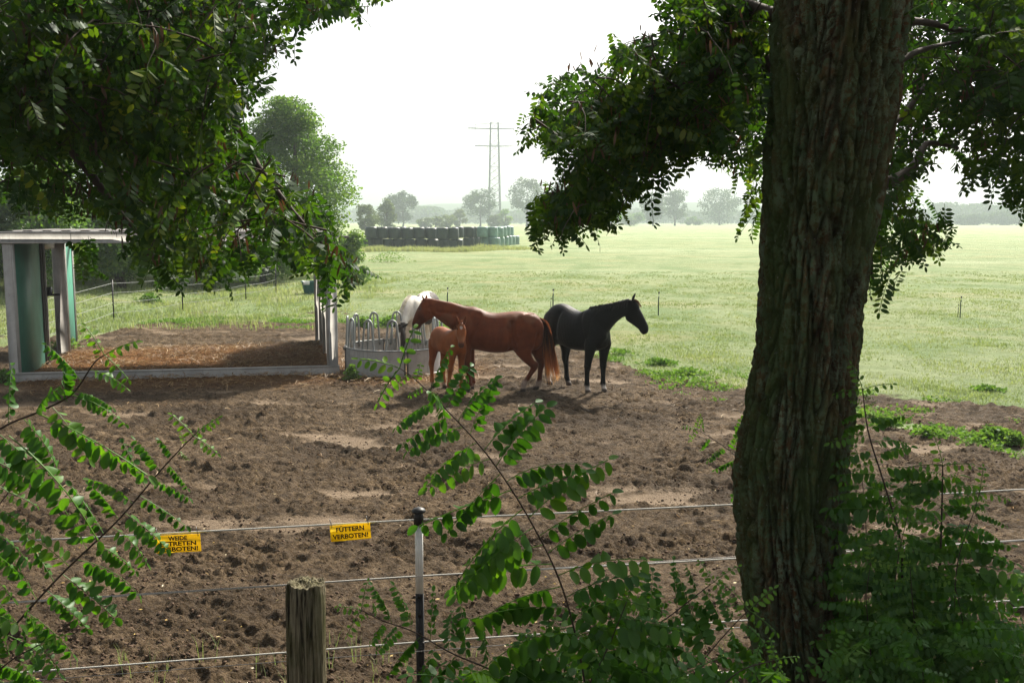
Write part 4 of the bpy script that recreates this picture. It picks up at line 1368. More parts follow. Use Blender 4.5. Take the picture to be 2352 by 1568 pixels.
BA = math.radians(-53)
cfg_black = dict(
    torso=b_torso, neck=b_neck, head=b_head,
    legs=[dict(pts=bf_near, y=(-.13, -.19)), dict(pts=bf_far, y=(.13, .15)), dict(pts=bh_near, y=(-.13, -.12)), dict(pts=bh_far, y=(.12, .12))],
    blobs=[((-1.0, .135, 1.2), (.26, .135, .28)), ((-1.0, -.135, 1.2), (.26, .135, .28)), ((.10, .13, 1.15), (.14, .10, .30), 14, -0.3), ((.10, -.13, 1.15), (.14, .10, .30), 14, -0.3),
           ((.285, .08, 1.04), (.09, .10, .16)), ((.285, -.08, 1.04), (.09, .10, .16)), ((.83, 0, 1.425), (.105, .082, .10))],
    ears=[dict(base=(.80, -.05, 1.725), dir=(0.30, -0.05, 1), face=(1, -0.4, 0), len=.155, w=.04), dict(base=(.80, .05, 1.725), dir=(0.34, 0.1, 1), face=(1, 0.4, 0), len=.155, w=.04)],
    eyes=((.918, 1.56), (.086, -.086)), mat=M_COAT_BLACK, ear_mat=M_EAR_BLACK, paint=paint_black, relief=relief_black, seed=9,
    bends=[(0.10, 0.5, math.radians(50), 1.0)],
    hair=[('tail', M_HAIR_BLACK, [[(-1.24, 0, 1.40), (-1.33, 0, 1.25), (-1.36, 0, .9), (-1.36, 0, .5), (-1.37, 0, .3)], [(-1.24, .03, 1.38), (-1.30, .04, 1.2), (-1.32, .05, .85), (-1.32, .05, .55), (-1.33, .05, .35)],
                                  [(-1.24, -.03, 1.38), (-1.31, -.05, 1.2), (-1.34, -.05, .85), (-1.34, -.05, .55), (-1.35, -.05, .33)]], 220, .006),
          ('mane', M_HAIR_BLACK, mane_guides([(.0, 1.575), (.1, 1.585), (.2, 1.595), (.3, 1.615), (.42, 1.65), (.54, 1.69), (.64, 1.725), (.74, 1.75)], 0.17, -0.085, -0.05), 420, .006),
          ('forelock', M_FORELOCK_BACKLIT, [[(.80, y, 1.755), (.87, y, 1.73), (.93, y, 1.67), (.965, y, 1.58)] for y in (-.025, 0, .025)], 90, .004)],
    hair_spread=0.025)
gB = on_ground(1357, 903)
# ground contact of the front feet fixes the place
horse('black_horse', 'black horse with white fetlocks looking to the right at the pasture edge', 'horses in the paddock', cfg_black,
      (gB[0] + 0.03, gB[1] + 0.10, 0.02), BA)

# ---- foal, facing the camera
f_torso = [(a, b, c, d + .025, w) for a, b, c, d, w in [(-.63, .86, -.62, .72, .05), (-.60, .93, -.60, .64, .10), (-.54, .985, -.54, .59, .14), (-.45, 1.01, -.45, .58, .155), (-.34, 1.005, -.34, .58, .158), (-.22, .985, -.22, .565, .165), (-.10, .975, -.10, .56, .165),
           (0, .99, 0, .565, .15), (.08, 1.0, .08, .575, .14), (.15, .985, .16, .60, .125), (.205, .94, .215, .65, .095), (.24, .86, .245, .72, .05)]]
f_neck = [(.02, 1.0, .17, .66, .12), (.11, 1.015, .24, .75, .095), (.19, 1.045, .295, .815, .078), (.255, 1.08, .335, .875, .066), (.31, 1.115, .365, .92, .058), (.355, 1.145, .39, .955, .05)]
f_head = put_head(.335, 1.15, 0.0, .60, 1.16)


def fscale(l, zf=1.0): return l


ff = [(.10, .78, .085, .06), (.095, .66, .07, .055), (.085, .56, .05, .045), (.075, .47, .038, .036), (.07, .395, .030, .031), (.07, .365, .035, .036), (.068, .325, .025, .027), (.067, .23, .020, .020), (.067, .15, .023, .023), (.067, .115, .028, .027), (.075, .075, .021, .022), (.082, .05, .028, .028), (.09, .015, .038, .035), (.09, 0, .04, .037)]
ff1 = [(x + .03, z, a, b) for x, z, a, b in ff]
ff2 = [(x - .07 * sstep(.6, .1, z), z, a, b) for x, z, a, b in ff]
fh = [(-.46, .80, .12, .075), (-.475, .68, .095, .062), (-.495, .58, .068, .05), (-.525, .48, .046, .038), (-.555, .41, .037, .032), (-.56, .375, .034, .031), (-.553, .32, .027, .026), (-.545, .23, .021, .021), (-.54, .15, .023, .023), (-.537, .115, .028, .027), (-.522, .075, .021, .022), (-.513, .05, .028, .028), (-.50, .015, .038, .035), (-.50, 0, .04, .037)]
fh1 = [(x + .04, z, a, b) for x, z, a, b in fh]
fh2 = [(x - .06, z, a, b) for x, z, a, b in fh]


def paint_foal(co, nrm):
    n = len(co)
    col = np.tile(np.array([0.31, 0.088, 0.019]), (n, 1))
    col *= (1 + 0.2 * noise3(co[:, 0] * 6, co[:, 1] * 6, co[:, 2] * 6))[:, None]
    low = sstep(0.55, 0.30, co[:, 2])[:, None]
    col = col * (1 + low * np.array([0.05, 0.25, 0.5]))
    return col


def post_foal(co, col, inv):
    return col


FOAL_BEND = (0.17, 0.17, math.radians(-30), 0.60)


def paint_foal_full(co, nrm):
    col = paint_foal(co, nrm)
    # the head has been turned: work in the direction the head points
    a = FOAL_BEND[2]
    hd = np.array([math.cos(a), math.sin(a)])
    # star on the forehead, pale then dark muzzle
    c0 = np.array([FOAL_HEAD[0], FOAL_HEAD[1]])
    rel = (co[:, :2] - c0) @ hd
    lat = (co[:, :2] - c0) @ np.array([-hd[1], hd[0]])
    z = co[:, 2]
    front = sstep(0.2, 0.5, nrm[:, 0] * hd[0] + nrm[:, 1] * hd[1] + 0.3 * nrm[:, 2])
    k = sstep(0.026, 0.014, np.hypot(lat * 1.0, (z - 1.075) * 0.8) + 0.006 * noise3(co[:, 0] * 60, co[:, 1] * 60, z * 60)) * front * (z > 1.0)
    col = col * (1 - k[:, None]) + np.array([0.62, 0.56, 0.5]) * k[:, None]
    headm = (rel > -0.05) & (z > 0.74)
    k = sstep(0.885, 0.83, z) * headm * (rel > 0.03)
    col = col * (1 - 0.75 * k[:, None]) + np.array([0.035, 0.022, 0.018]) * 0.75 * k[:, None]
    k = sstep(0.975, 0.915, z) * sstep(0.835, 0.895, z) * headm * (rel > 0.03) * front
    col = col * (1 - 0.45 * k[:, None]) + np.array([0.33, 0.17, 0.10]) * 0.45 * k[:, None]
    for pts, y in ((ff1, .085), (ff2, -.085), (fh1, .08), (fh2, -.08)):
        col = socks(co, col, (pts[-1][0], y), 0.085, (0.40, 0.28, 0.19), 0.02, (0.10, 0.075, 0.055), 0.045)
    return col


_a = FOAL_BEND[2]; _k = _a / FOAL_BEND[1]
FOAL_HEAD = (FOAL_BEND[0] + math.sin(_k * FOAL_BEND[1]) / _k, (1 - math.cos(_k * FOAL_BEND[1])) / _k)
cfg_foal = dict(
    torso=f_torso, neck=f_neck, head=f_head, scale=0.7,
    legs=[dict(pts=ff1, y=(.075, .085)), dict(pts=ff2, y=(-.075, -.085)), dict(pts=fh1, y=(.075, .08)), dict(pts=fh2, y=(-.075, -.08))],
    blobs=[((-.46, .075, .80), (.14, .08, .17)), ((-.46, -.075, .80), (.14, .08, .17)), ((.09, .075, .78), (.085, .06, .17), 14, -.3), ((.09, -.075, .78), (.085, .06, .17), 14, -.3), ((.375, 0, .955), (.055, .062, .055))],
    ears=[dict(base=(.365, .048, 1.14), dir=(0.05, 0.25, 1), face=(1, 0.25, 0), len=.125, w=.028), dict(base=(.365, -.048, 1.14), dir=(0.05, -0.25, 1), face=(1, -0.25, 0), len=.125, w=.028)],
    eyes=((.418, 1.052), (.059, -.059)), mat=M_COAT, ear_mat=M_EAR_RED, paint=paint_foal_full, seed=12, smooth=3,
    bends=[FOAL_BEND],
    hair=[('tail', M_HAIR_MANE, [[(-.60, 0, .92), (-.66, 0, .85), (-.68, 0, .7), (-.68, 0, .52)], [(-.60, .02, .92), (-.65, .03, .84), (-.66, .04, .7), (-.66, .03, .55)], [(-.60, -.02, .92), (-.65, -.03, .84), (-.66, -.04, .7), (-.66, -.03, .55)]], 120, .005),
          ('mane', M_HAIR_MANE, [[(x, 0, z), (x - .02, .01, z + .03), (x - .04, .02, z + .05)] for x, z in ((.02, .99), (.08, 1.0), (.15, 1.025), (.21, 1.055), (.26, 1.085), (.31, 1.115), (.36, 1.145), (.40, 1.14))] , 220, .0045)],
    hair_spread=0.012)
gF = on_ground(1046, 903)
FA = math.radians(-58)
horse('chestnut_foal', 'small reddish foal with a white star facing the camera beside the mare', 'horses in the paddock', cfg_foal,
      (gF[0] - 0.03, gF[1] + 0.06, 0.015), FA).scale = (1.17, 1.17, 1.17)

# ---- pinto with its head down in the feeder, seen from the front
w_torso = [(x, tz, x2, bz, w * 1.08) for x, tz, x2, bz, w in [(-1.28, 1.22, -1.27, 1.0, .08), (-1.23, 1.34, -1.23, .86, .18), (-1.14, 1.45, -1.14, .78, .235), (-1.02, 1.51, -1.02, .77, .265), (-.88, 1.52, -.88, .78, .275), (-.72, 1.49, -.72, .77, .28),
           (-.55, 1.445, -.55, .73, .30), (-.36, 1.42, -.36, .72, .30), (-.18, 1.44, -.18, .74, .275), (-.04, 1.48, -.04, .76, .25), (.08, 1.47, .08, .78, .235), (.18, 1.42, .2, .82, .21), (.27, 1.33, .29, .88, .16), (.34, 1.2, .35, .98, .08)]]
w_neck = [(.0, 1.48, .16, .86, .20), (.14, 1.46, .27, .92, .17), (.28, 1.40, .36, .93, .135), (.41, 1.30, .44, .90, .11), (.53, 1.18, .51, .84, .095), (.63, 1.05, .57, .76, .086), (.70, .93, .61, .68, .08), (.74, .85, .63, .62, .065)]
w_head = put_head(.735, .885, math.radians(-24), 1.0)
wf = [(x - .06, z, a, b) for x, z, a, b in bf]
wf2 = [(x - .14 * sstep(1, .3, z), z, a, b) for x, z, a, b in bf]


def paint_pinto(co, nrm):
    n = len(co)
    x, y, z = co.T
    col = np.tile(np.array([0.80, 0.77, 0.70]), (n, 1))
    col *= (1 + 0.08 * noise3(x * 4, y * 4, z * 4))[:, None]
    dark = np.array([0.035, 0.024, 0.018])
    nz = noise3(x * 7 + 3, y * 7, z * 7)
    pat = np.zeros(n)
    for c, r in (((-.88, .26, 1.34), .25), ((-.50, -.16, 1.42), .15), ((-.9, -.30, 1.1), .22), ((-.35, .32, 1.0), .25), ((-1.1, .25, .9), .15)):
        d = np.sqrt((x - c[0]) ** 2 + ((y - c[1]) * 1.2) ** 2 + (z - c[2]) ** 2)
        pat = np.maximum(pat, sstep(r + .015, r - .015, d + 0.05 * nz))
    head = sstep(0.60, 0.66, x + 0.25 * (0.9 - z)) * (z < 0.93) * (x > 0.5)
    blaze = sstep(0.048, 0.036, np.abs(y) + 0.008 * nz) * (nrm[:, 0] > 0.05) * sstep(0.74, 0.70, z)
    blaze = np.maximum(blaze, sstep(.40, .30, z) * (nrm[:, 0] > -0.4))
    pat = np.maximum(pat, head * (1 - blaze))
    col = col * (1 - pat[:, None]) + dark * pat[:, None]
    for pts, yy in ((wf, .13), (wf2, -.13), (bh_far, .12), (bh_near, -.12)):
        col = hooves(co, col, (pts[-1][0], yy))
    return col


cfg_pinto = dict(
    torso=w_torso, neck=w_neck, head=w_head,
    legs=[dict(pts=wf, y=(.13, .13)), dict(pts=wf2, y=(-.13, -.13)), dict(pts=bh_near, y=(-.13, -.12)), dict(pts=bh_far, y=(.13, .12))],
    blobs=[((-.98, .135, 1.15), (.26, .135, .28)), ((-.98, -.135, 1.15), (.26, .135, .28)), ((.08, .13, 1.1), (.14, .10, .28), 14, -.3), ((.08, -.13, 1.1), (.14, .10, .28), 14, -.3), ((.66, 0, .62), (.09, .078, .1))],
    ears=[dict(base=(.735, .06, .85), dir=(0.1, 1.0, 0.45), face=(1, 0, -0.2), len=.17, w=.036), dict(base=(.735, -.06, .85), dir=(0.1, -1.0, 0.05), face=(1, 0, -0.2), len=.17, w=.036)],
    eyes=((.745, .695), (.088, -.088)), mat=M_COAT_PINTO, ear_mat=M_EAR_BLACK, paint=paint_pinto, seed=15,
    hair=[('tail', M_HAIR_WHITE, [[(-1.24, 0, 1.36), (-1.33, 0, 1.2), (-1.36, 0, .8), (-1.36, 0, .45)], [(-1.24, .03, 1.36), (-1.3, .05, 1.2), (-1.33, .05, .8), (-1.33, .05, .5)]], 150, .006),
          ('mane', M_HAIR_WHITE, [[(x, 0, z), (x + .03, -.045, z + .005), (x + .04, -.10, z - .08), (x + .04, -.125, z - .17)] for x, z in ((.02, 1.485), (.12, 1.475), (.22, 1.435), (.32, 1.38), (.42, 1.30), (.51, 1.205), (.60, 1.10), (.67, .99), (.72, .90))], 500, .006)],
    hair_spread=0.02)
gW = at_y(946, 672, 23.7)
horse('pinto_horse', 'white horse with dark patches bending its head down into the round feeder', 'horses in the paddock', cfg_pinto,
      (gW[0] + 0.10, 22.85, 0.0), math.radians(-90 - 17))
# ================================================================== FAR: silage bales, power pylon, trees in the haze, hills
def bale_mat(name, c, rough=0.38):
    t = NT(name)
    v = t.coord()
    n = t.noise(v, 2.5, 5, 0.6)
    wv = t.noise(t.coord((1, 1, 9)), 3.0, 4, 0.6)
    col = t.ramp(n, [(0.3, tuple(x * 0.75 for x in c)), (0.7, tuple(x * 1.25 for x in c))])
    t.base(col, rough, 0.45)
    t.bump(t.math('ADD', wv, n), 0.35, 0.05)
    return t.m


M_BALE_D = bale_mat('dark_bale_film', (0.014, 0.030, 0.029))
M_BALE_P = bale_mat('pale_bale_film', (0.16, 0.27, 0.235))


def bale_mesh(name, mat, seed):
    rngb = np.random.RandomState(seed)
    n = 28; rows = [(0, .02), (0, .52), (.02, .60), (.07, .635), (.2, .645), (.45, .65), (.8, .648), (1.02, .64), (1.13, .62), (1.185, .57), (1.205, .5), (1.21, .02)]
    th = np.arange(n) * 2 * math.pi / n
    R = []
    for z, r in rows:
        w = 1 + 0.018 * noise3(np.cos(th) * 2 + seed, np.sin(th) * 2, 0 * th + z * 3) + 0.012 * np.sin(th * 9 + z * 2 + seed)
        R.append(np.stack([r * w * np.cos(th), r * w * np.sin(th), np.full(n, z) + 0.012 * noise3(np.cos(th) * 3, np.sin(th) * 3, 0 * th + seed + z)], 1))
    m = MB(); m.add(np.concatenate(R), grid_quads(len(R), n, True), ); m.add(R[0], np.arange(n)[None, ::-1]); m.add(R[-1], np.arange(n)[None])
    return m.mesh(name, mat, True)


bd = [bale_mesh('dark_bale', M_BALE_D, s) for s in (1, 2, 3)]
bp = [bale_mesh('pale_bale', M_BALE_P, s) for s in (4, 5)]


def bale(u, Y, layer, pale, k, lab=None):
    p = at_y(u, 505, Y)
    me = (bp if pale else bd)[k % (2 if pale else 3)]
    o = link('silage_bale', me, None, (p[0], Y, float(macro(p[0], Y)) - 0.05 + layer * 1.20))
    o.rotation_euler = (random.uniform(-.02, .02), random.uniform(-.02, .02), random.uniform(0, 6))
    o.scale = (1, 1, 0.96 + 0.06 * random.random())
    if lab: l = lab
    elif pale: l = 'pale green wrapped silage bale at the right end of the stack, ' + ('upper row' if layer else 'lower row')
    else: l = 'dark wrapped silage bale behind the front of the stack, ' + ('upper layer' if layer else 'lower layer')
    tag(o, l, 'bale', 'wrapped silage bales stacked in the field')


random.seed(11)
# front row left to right: (u, Y)
ORD = ['leftmost', 'second', 'third', 'fourth', 'fifth', 'sixth', 'seventh', 'eighth', 'ninth', 'tenth']
top_u = [852, 876, 905, 935, 962, 990, 1016, 1040]
for k, u in enumerate(top_u):
    Y = 104 + 0.5 * k - (3.0 if u > 1000 else 0)
    bale(u, Y, 1, False, k, 'dark wrapped silage bale, %s from the left along the front upper row' % ORD[k])
for k, u in enumerate([846, 866, 888, 914, 938, 966, 993, 1020, 1037, 1049]):
    bale(u, 104.6 + 0.3 * k - (2.5 if u > 1000 else 0), 0, False, k + 1, 'dark wrapped silage bale, %s from the left along the front lower row' % ORD[k])
for k, (u, Y) in enumerate([(862, 106.5), (890, 107), (920, 107.5), (948, 108), (976, 108.3), (1003, 108.5), (1052, 110), (1062, 113)]):
    bale(u, Y, 1, False, k)
for k, (u, Y) in enumerate([(1076, 113), (1088, 116), (1099, 119)]):
    bale(u, Y, 0, False, k)
    bale(u, Y, 1, False, k)
for k, (u, Y) in enumerate([(1108, 113), (1131, 113.5), (1145, 117), (1153, 121), (1161, 125), (1169, 129)]):
    bale(u, Y, 1, True, k, 'pale green wrapped silage bale, %s of the pale ones in the upper row' % ORD[k])
for k, (u, Y) in enumerate([(1117, 113.5), (1136, 113), (1147, 117.5), (1157, 121.5), (1165, 125.5), (1173, 128), (1182, 131)]):
    bale(u, Y, 0, True, k + 1, 'pale green wrapped silage bale, %s of the pale ones in the lower row' % ORD[k])
bale(1050, 112, 1, False, 0)

# ---- lattice pylon
M_PYL = NT('pylon_steel').base((0.10, 0.11, 0.115), 0.6, 0.3, 0.1).m
PY_Y = 560.0
pb_ = at_y(1136, 505, PY_Y); pz = at_y(1136, 281, PY_Y)[2]
py = thing('power_pylon', 'steel lattice power pylon with two cross arms beyond the trees', 'pylon', (pb_[0], PY_Y, 0), 0.12)
m = MB()
def hw(z): return 0.5 * (6.6 - (6.6 - 4.2) * z / pz)
levels = np.linspace(0, pz, 15)
cor = lambda z, i: np.array([hw(z) * (1, -1, -1, 1)[i], hw(z) * (1, 1, -1, -1)[i], z])
for i in range(4):
    m.tube([cor(z, i) for z in levels], 0.27, 4)
m.build('leg_frame', M_PYL, py)
m = MB()
for a, b in zip(levels[:-1], levels[1:]):
    for i in range(4):
        j = (i + 1) % 4
        m.tube([cor(a, i), cor(b, j)], 0.11, 3); m.tube([cor(a, j), cor(b, i)], 0.11, 3)
for z in levels[2::3]:
    for i in range(4): m.tube([cor(z, i), cor(z, (i + 1) % 4)], 0.10, 3)
m.build('lattice', M_PYL, py)
pxm = 2352 / F_PX * 0 + PY_Y / F_PX
for name, v, ul, ur in (('cross_arm', 296, 1076, 1180), ('cross_arm', 336, 1092, 1180)):
    z = at_y(1136, v, PY_Y)[2]; xl = (ul - 1136) * pxm; xr = (ur - 1136) * pxm
    m = MB()
    for dy in (-.7, .7):
        m.tube([[xl, 0, z + .2], [xl * .5, dy * .6, z + .1], [0, dy, z], [xr * .5, dy * .6, z + .1], [xr, 0, z + .2]], 0.30, 4)
    m.tube([[xl, 0, z + .2], [-hw(z), 0, z + 2.0]], 0.07, 3); m.tube([[xr, 0, z + .2], [hw(z), 0, z + 2.0]], 0.07, 3)
    for f in np.linspace(.15, .95, 7):
        m.tube([[xl * f, .5 * (1 - f), z + .1], [xl * (f + .06), -.5 * (1 - f), z + .1]], 0.05, 3); m.tube([[xr * f, .5 * (1 - f), z + .1], [xr * (f + .06), -.5 * (1 - f), z + .1]], 0.05, 3)
    m.build(name, M_PYL, py)
    if v == 296:
        for sx in (xl * .72, xr * .98):
            MB().tube([[sx, 0, z - .6], [sx, 0, z + 3.4]], 0.12, 4).build('horn', M_PYL, py)
        MB().tube([[xl * .72, 0, z + 2.2], [-hw(z), 0, z + 2.9], [hw(z), 0, z + 2.9], [xr * .98, 0, z + 2.0]], 0.16, 4).build('top_tie', M_PYL, py)
    for f in (.35, .7, 1.0):
        for xx in (xl * f, xr * f):
            MB().tube([[xx, 0, z], [xx, 0, z - 1.0], [xx, 0, z - 2.2]], [0.05, 0.14, 0.10], 5).build('insulator', M_PYL, py)

# ---- trees
M_BARK_F = simple('far_bark', (0.06, 0.05, 0.04), 0.9, 0.1, 0, 0.3, 3)
M_FOL_DARK = leaf_mat('dark_foliage', [(0.0, (0.018, 0.034, 0.012)), (0.5, (0.040, 0.070, 0.022)), (1.0, (0.085, 0.130, 0.032))], 0.4, 0.025, 0.5, (1.1, 1.2, 0.55))
M_FOL_MID = leaf_mat('mid_foliage', [(0.0, (0.040, 0.090, 0.018)), (0.5, (0.105, 0.185, 0.036)), (1.0, (0.215, 0.285, 0.060))], 0.55, 0.025, 0.5, (1.15, 1.25, 0.55))
M_FOL_PALE = leaf_mat('pale_foliage', [(0.0, (0.065, 0.09, 0.03)), (0.5, (0.11, 0.14, 0.05)), (1.0, (0.17, 0.19, 0.075))], 0.4, 0.05, 0.5, (1.1, 1.2, 0.6))


def cards(C, size, rng, flat=0.4):
    """a bent leaf-shaped face (2 quads) at every centre"""
    n = len(C)
    a = rng.normal(size=(n, 3)); a[:, 2] *= 0.7; a /= np.linalg.norm(a, axis=1)[:, None]
    b = rng.normal(size=(n, 3)); b -= a * (a * b).sum(1)[:, None]; b /= np.linalg.norm(b, axis=1)[:, None]
    s = (size * (0.6 + 0.8 * rng.rand(n)))[:, None]
    V = np.stack([C - a * s * .5, C - b * s * .3 + a * s * 0.02, C + a * s * .5, C + b * s * .3 + a * s * 0.02], 1).reshape(-1, 3)
    return V, np.arange(n * 4).reshape(-1, 4)


def tree(name, label, base, h, rx, mat, seed, nclump=40, nleaf=160, lsize=0.3, clump_r=None, crown_lo=0.28, shape='round', trunk_r=None, group=None, cat='tree', ry=None, limbs=9, lean=0.0, tall=1.0):
    rng = np.random.RandomState(seed)
    root = thing(name, label, cat, tuple(base), 0, group)
    ry = ry or rx; trunk_r = trunk_r or h * 0.022; clump_r = clump_r or rx * 0.27
    zc = h * (1 + crown_lo) / 2; rz = h * (1 - crown_lo) / 2 - clump_r * 0.4
    C = []
    while len(C) < nclump:
        p = rng.normal(size=3); p /= np.linalg.norm(p); p *= rng.uniform(0.45, 1.0) ** 0.6
        if shape == 'cone':
            f = (p[2] + 1) / 2; w = (1 - 0.85 * f) * 1.25
        elif shape == 'dome':
            f = (p[2] + 1) / 2; w = 1.15 * math.sqrt(max(0.02, 1 - f ** 2.2))
        elif shape == 'broad':
            f = (p[2] + 1) / 2; w = 1.35 * (1 - 0.78 * f)
        else:
            w = 1.0
        q = np.array([p[0] * (rx - clump_r * .6) * w + lean * (p[2] + 1) * rz, p[1] * (ry - clump_r * .6) * w, zc + p[2] * rz])
        C.append(q)
    C = np.array(C)
    cs = clump_r * rng.uniform(0.6, 1.25, nclump)
    P = []; T = []
    for c, s in zip(C, cs):
        k = int(nleaf * (s / clump_r) ** 2)
        d = rng.normal(size=(k, 3)); d /= np.linalg.norm(d, axis=1)[:, None]
        r = rng.rand(k) ** 0.45
        q = c + d * r[:, None] * s * np.array([1.15, 1.15, 0.8])
        P.append(q); T.append(np.clip(0.35 + 0.18 * rng.normal() + 0.22 * rng.normal(size=k), 0, 1))
    P = np.concatenate(P); T = np.concatenate(T)
    ok = P[:, 2] > 0.08
    P, T = P[ok], T[ok]
    V, Q = cards(P, lsize, rng)
    o = link('crown', np_mesh('crown', V, [Q], mat, False, {'tint': np.repeat(T, 4)}), root)
    m = MB()
    hh = np.linspace(0, h * (0.72 if shape != 'cone' else 0.95), 7)
    tp = np.stack([lean * hh + 0.02 * h * np.cumsum(rng.normal(size=7)) * 0.35, 0.02 * h * np.cumsum(rng.normal(size=7)) * 0.35, hh - 0.1], 1); tp[0, :2] = 0
    m.tube(tp, trunk_r * np.array([1.45, 1.0, .88, .75, .58, .38, .15]), 9)
    for i in rng.choice(nclump, min(limbs, nclump), replace=False):
        k = rng.uniform(crown_lo * 0.9, 0.6); j = min(5, int(k / 0.72 * 6)); s0 = tp[j]
        mid = (s0 + C[i]) / 2 + np.array([0, 0, -0.04 * h]) + rng.normal(size=3) * 0.02 * h
        m.tube([s0, mid, C[i]], trunk_r * np.array([.5, .32, .08]), 6)
    m.build('trunk', M_BARK_F, root, True)
    return root


def far_tree(label, u0, u1, v0, vb, Y, mat, seed, name='tree', shape='round', dens=1.0, lo=0.2, lsize=None, group='trees across the pasture in the haze', nclump=46):
    Y = Y * 1.5 if Y > 250 else Y * 1.2
    uc = (u0 + u1) / 2
    p = at_y(uc, 505, Y); z0 = float(macro(p[0], Y))
    h = at_y(uc, v0, Y)[2] - z0; rx = (u1 - u0) / 2 * Y / F_PX * 1.06
    ls = lsize or max(0.22, Y * 0.0018)
    tree(name, label, (p[0], Y, z0 - 0.2), h, rx, mat, seed, nclump, int(110 * dens), ls, rx * 0.30, lo, shape, group=group)


far_tree('pointed light green tree left of the hazy tree row behind the bales', 862, 914, 446, 523, 240, M_FOL_PALE, 101, shape='cone', lo=0.02, name='conical_tree')
far_tree('broad hazy tree behind the pointed light green one', 893, 957, 433, 522, 330, M_FOL_DARK, 102, lo=0.12)
far_tree('low olive tree between the big near tree and the pointed one', 818, 872, 462, 524, 190, M_FOL_PALE, 103, lo=0.05)
far_tree('round hazy oak just left of the pylon', 1062, 1144, 430, 522, 345, M_FOL_DARK, 104, lo=0.22, dens=.75)
far_tree('tall hazy oak right of the pylon with a bare lower trunk', 1166, 1254, 408, 521, 350, M_FOL_DARK, 105, lo=0.28, dens=.7)
far_tree('hazy tree half hidden by the hanging branch', 1252, 1318, 420, 521, 390, M_FOL_DARK, 106, lo=0.15)
far_tree('left one of a pair of hazy trees under the right canopy', 1470, 1530, 436, 521, 390, M_FOL_DARK, 107, lo=0.15, dens=.8)
far_tree('right one of a pair of hazy trees under the right canopy', 1518, 1582, 432, 521, 400, M_FOL_DARK, 108, lo=0.15, dens=.8)
far_tree('pale hazy tree standing left beside the big trunk', 1604, 1702, 430, 521, 440, M_FOL_DARK, 109, lo=0.03, dens=.85)
far_tree('low hazy tree right of the big trunk', 2196, 2262, 492, 521, 430, M_FOL_DARK, 110, lo=0.02)
far_tree('low hazy tree near the right picture edge', 2255, 2345, 486, 521, 440, M_FOL_DARK, 111, lo=0.02)
for i, (a, b, v, Y, lab) in enumerate([(996, 1048, 488, 260, 'olive bush behind the middle of the bale stack'), (1040, 1072, 478, 300, 'thin bush left of the hazy oak'), (1140, 1180, 476, 330, 'bush between the pylon and the tall oak'),
                                       (1120, 1150, 492, 300, 'low bush under the pylon'), (1240, 1290, 488, 350, 'bush right of the tall oak'), (955, 1000, 498, 280, 'low yellowish bush behind the bales'),
                                       (1420, 1480, 487, 400, 'hazy bush left of the tree pair'), (1575, 1612, 497, 420, 'low hazy bush right of the tree pair')]):
    far_tree(lab, a, b, v, 522, Y, M_FOL_PALE if Y < 310 else M_FOL_MID, 130 + i, name='bush', lo=0.0, group='bushes along the far tree row', nclump=20)

# distant woodland and hills: masses nobody could count
rng = np.random.RandomState(44)
def woodland(name, u0, u1, v0, v1, Y, n, ls, seed):
    rg = np.random.RandomState(seed)
    u = rg.uniform(u0, u1, n)
    x = (u - 1176) / F_PX * Y
    htop = at_y(1176, v0, Y)[2]; hb = at_y(1176, v1, Y)[2]
    prof = hb + (htop - hb) * np.clip(0.62 + 0.5 * fbm2(x / 26.0, 0 * x + seed, 4, seed), 0.1, 1.1)
    z = prof * rg.rand(n) ** 0.55
    V, Q = cards(np.stack([x, Y + rg.normal(size=n) * 14, z], 1), ls, rg)
    o = link(name, np_mesh(name, V, [Q], M_FOL_DARK, False, {'tint': np.repeat(rg.rand(n) * .7, 4)})); tag(o, kind='stuff')


woodland('distant_woodland', 940, 1020, 462, 500, 860, 5200, 2.4, 3)
woodland('distant_woodland', 780, 2400, 470, 508, 1000, 26000, 3.0, 4)
woodland('distant_woodland', 2140, 2500, 455, 500, 820, 9000, 2.6, 5)
woodland('distant_woodland', 1040, 1900, 474, 508, 880, 14000, 2.6, 6)
V = []
hx = np.linspace(-1150, 1150, 160)
hz1 = 14 + 18 * np.clip(fbm2(hx / 330.0, 0 * hx, 4, 77) + 0.45, 0, 1.4)
for yy, zz in ((1180, 0 * hx - 0.5), (1230, hz1 * .6), (1300, hz1), (1400, hz1 * .3)):
    V.append(np.stack([hx, np.full(160, yy), zz], 1))
me = np_mesh('hills', np.concatenate(V), [grid_quads(4, 160)], simple('hill_green', (0.05, 0.075, 0.035), 0.95, 0.05, 0, 0.3, 0.01), True)
tag(link('hills', me), kind='structure')

# ---- nearer: the big tree on the bank left of the bales, thicket behind the shelter
def px_tree(label, u0, u1, v0, vb, Y, mat, seed, name='tree', **kw):
    uc = (u0 + u1) / 2
    p = at_y(uc, 505, Y); z0 = float(macro(p[0], Y))
    h = at_y(uc, v0, Y)[2] - z0; rx = (u1 - u0) / 2 * Y / F_PX
    return tree(name, label, (p[0], Y, z0 - 0.1), h, rx, mat, seed, **kw)


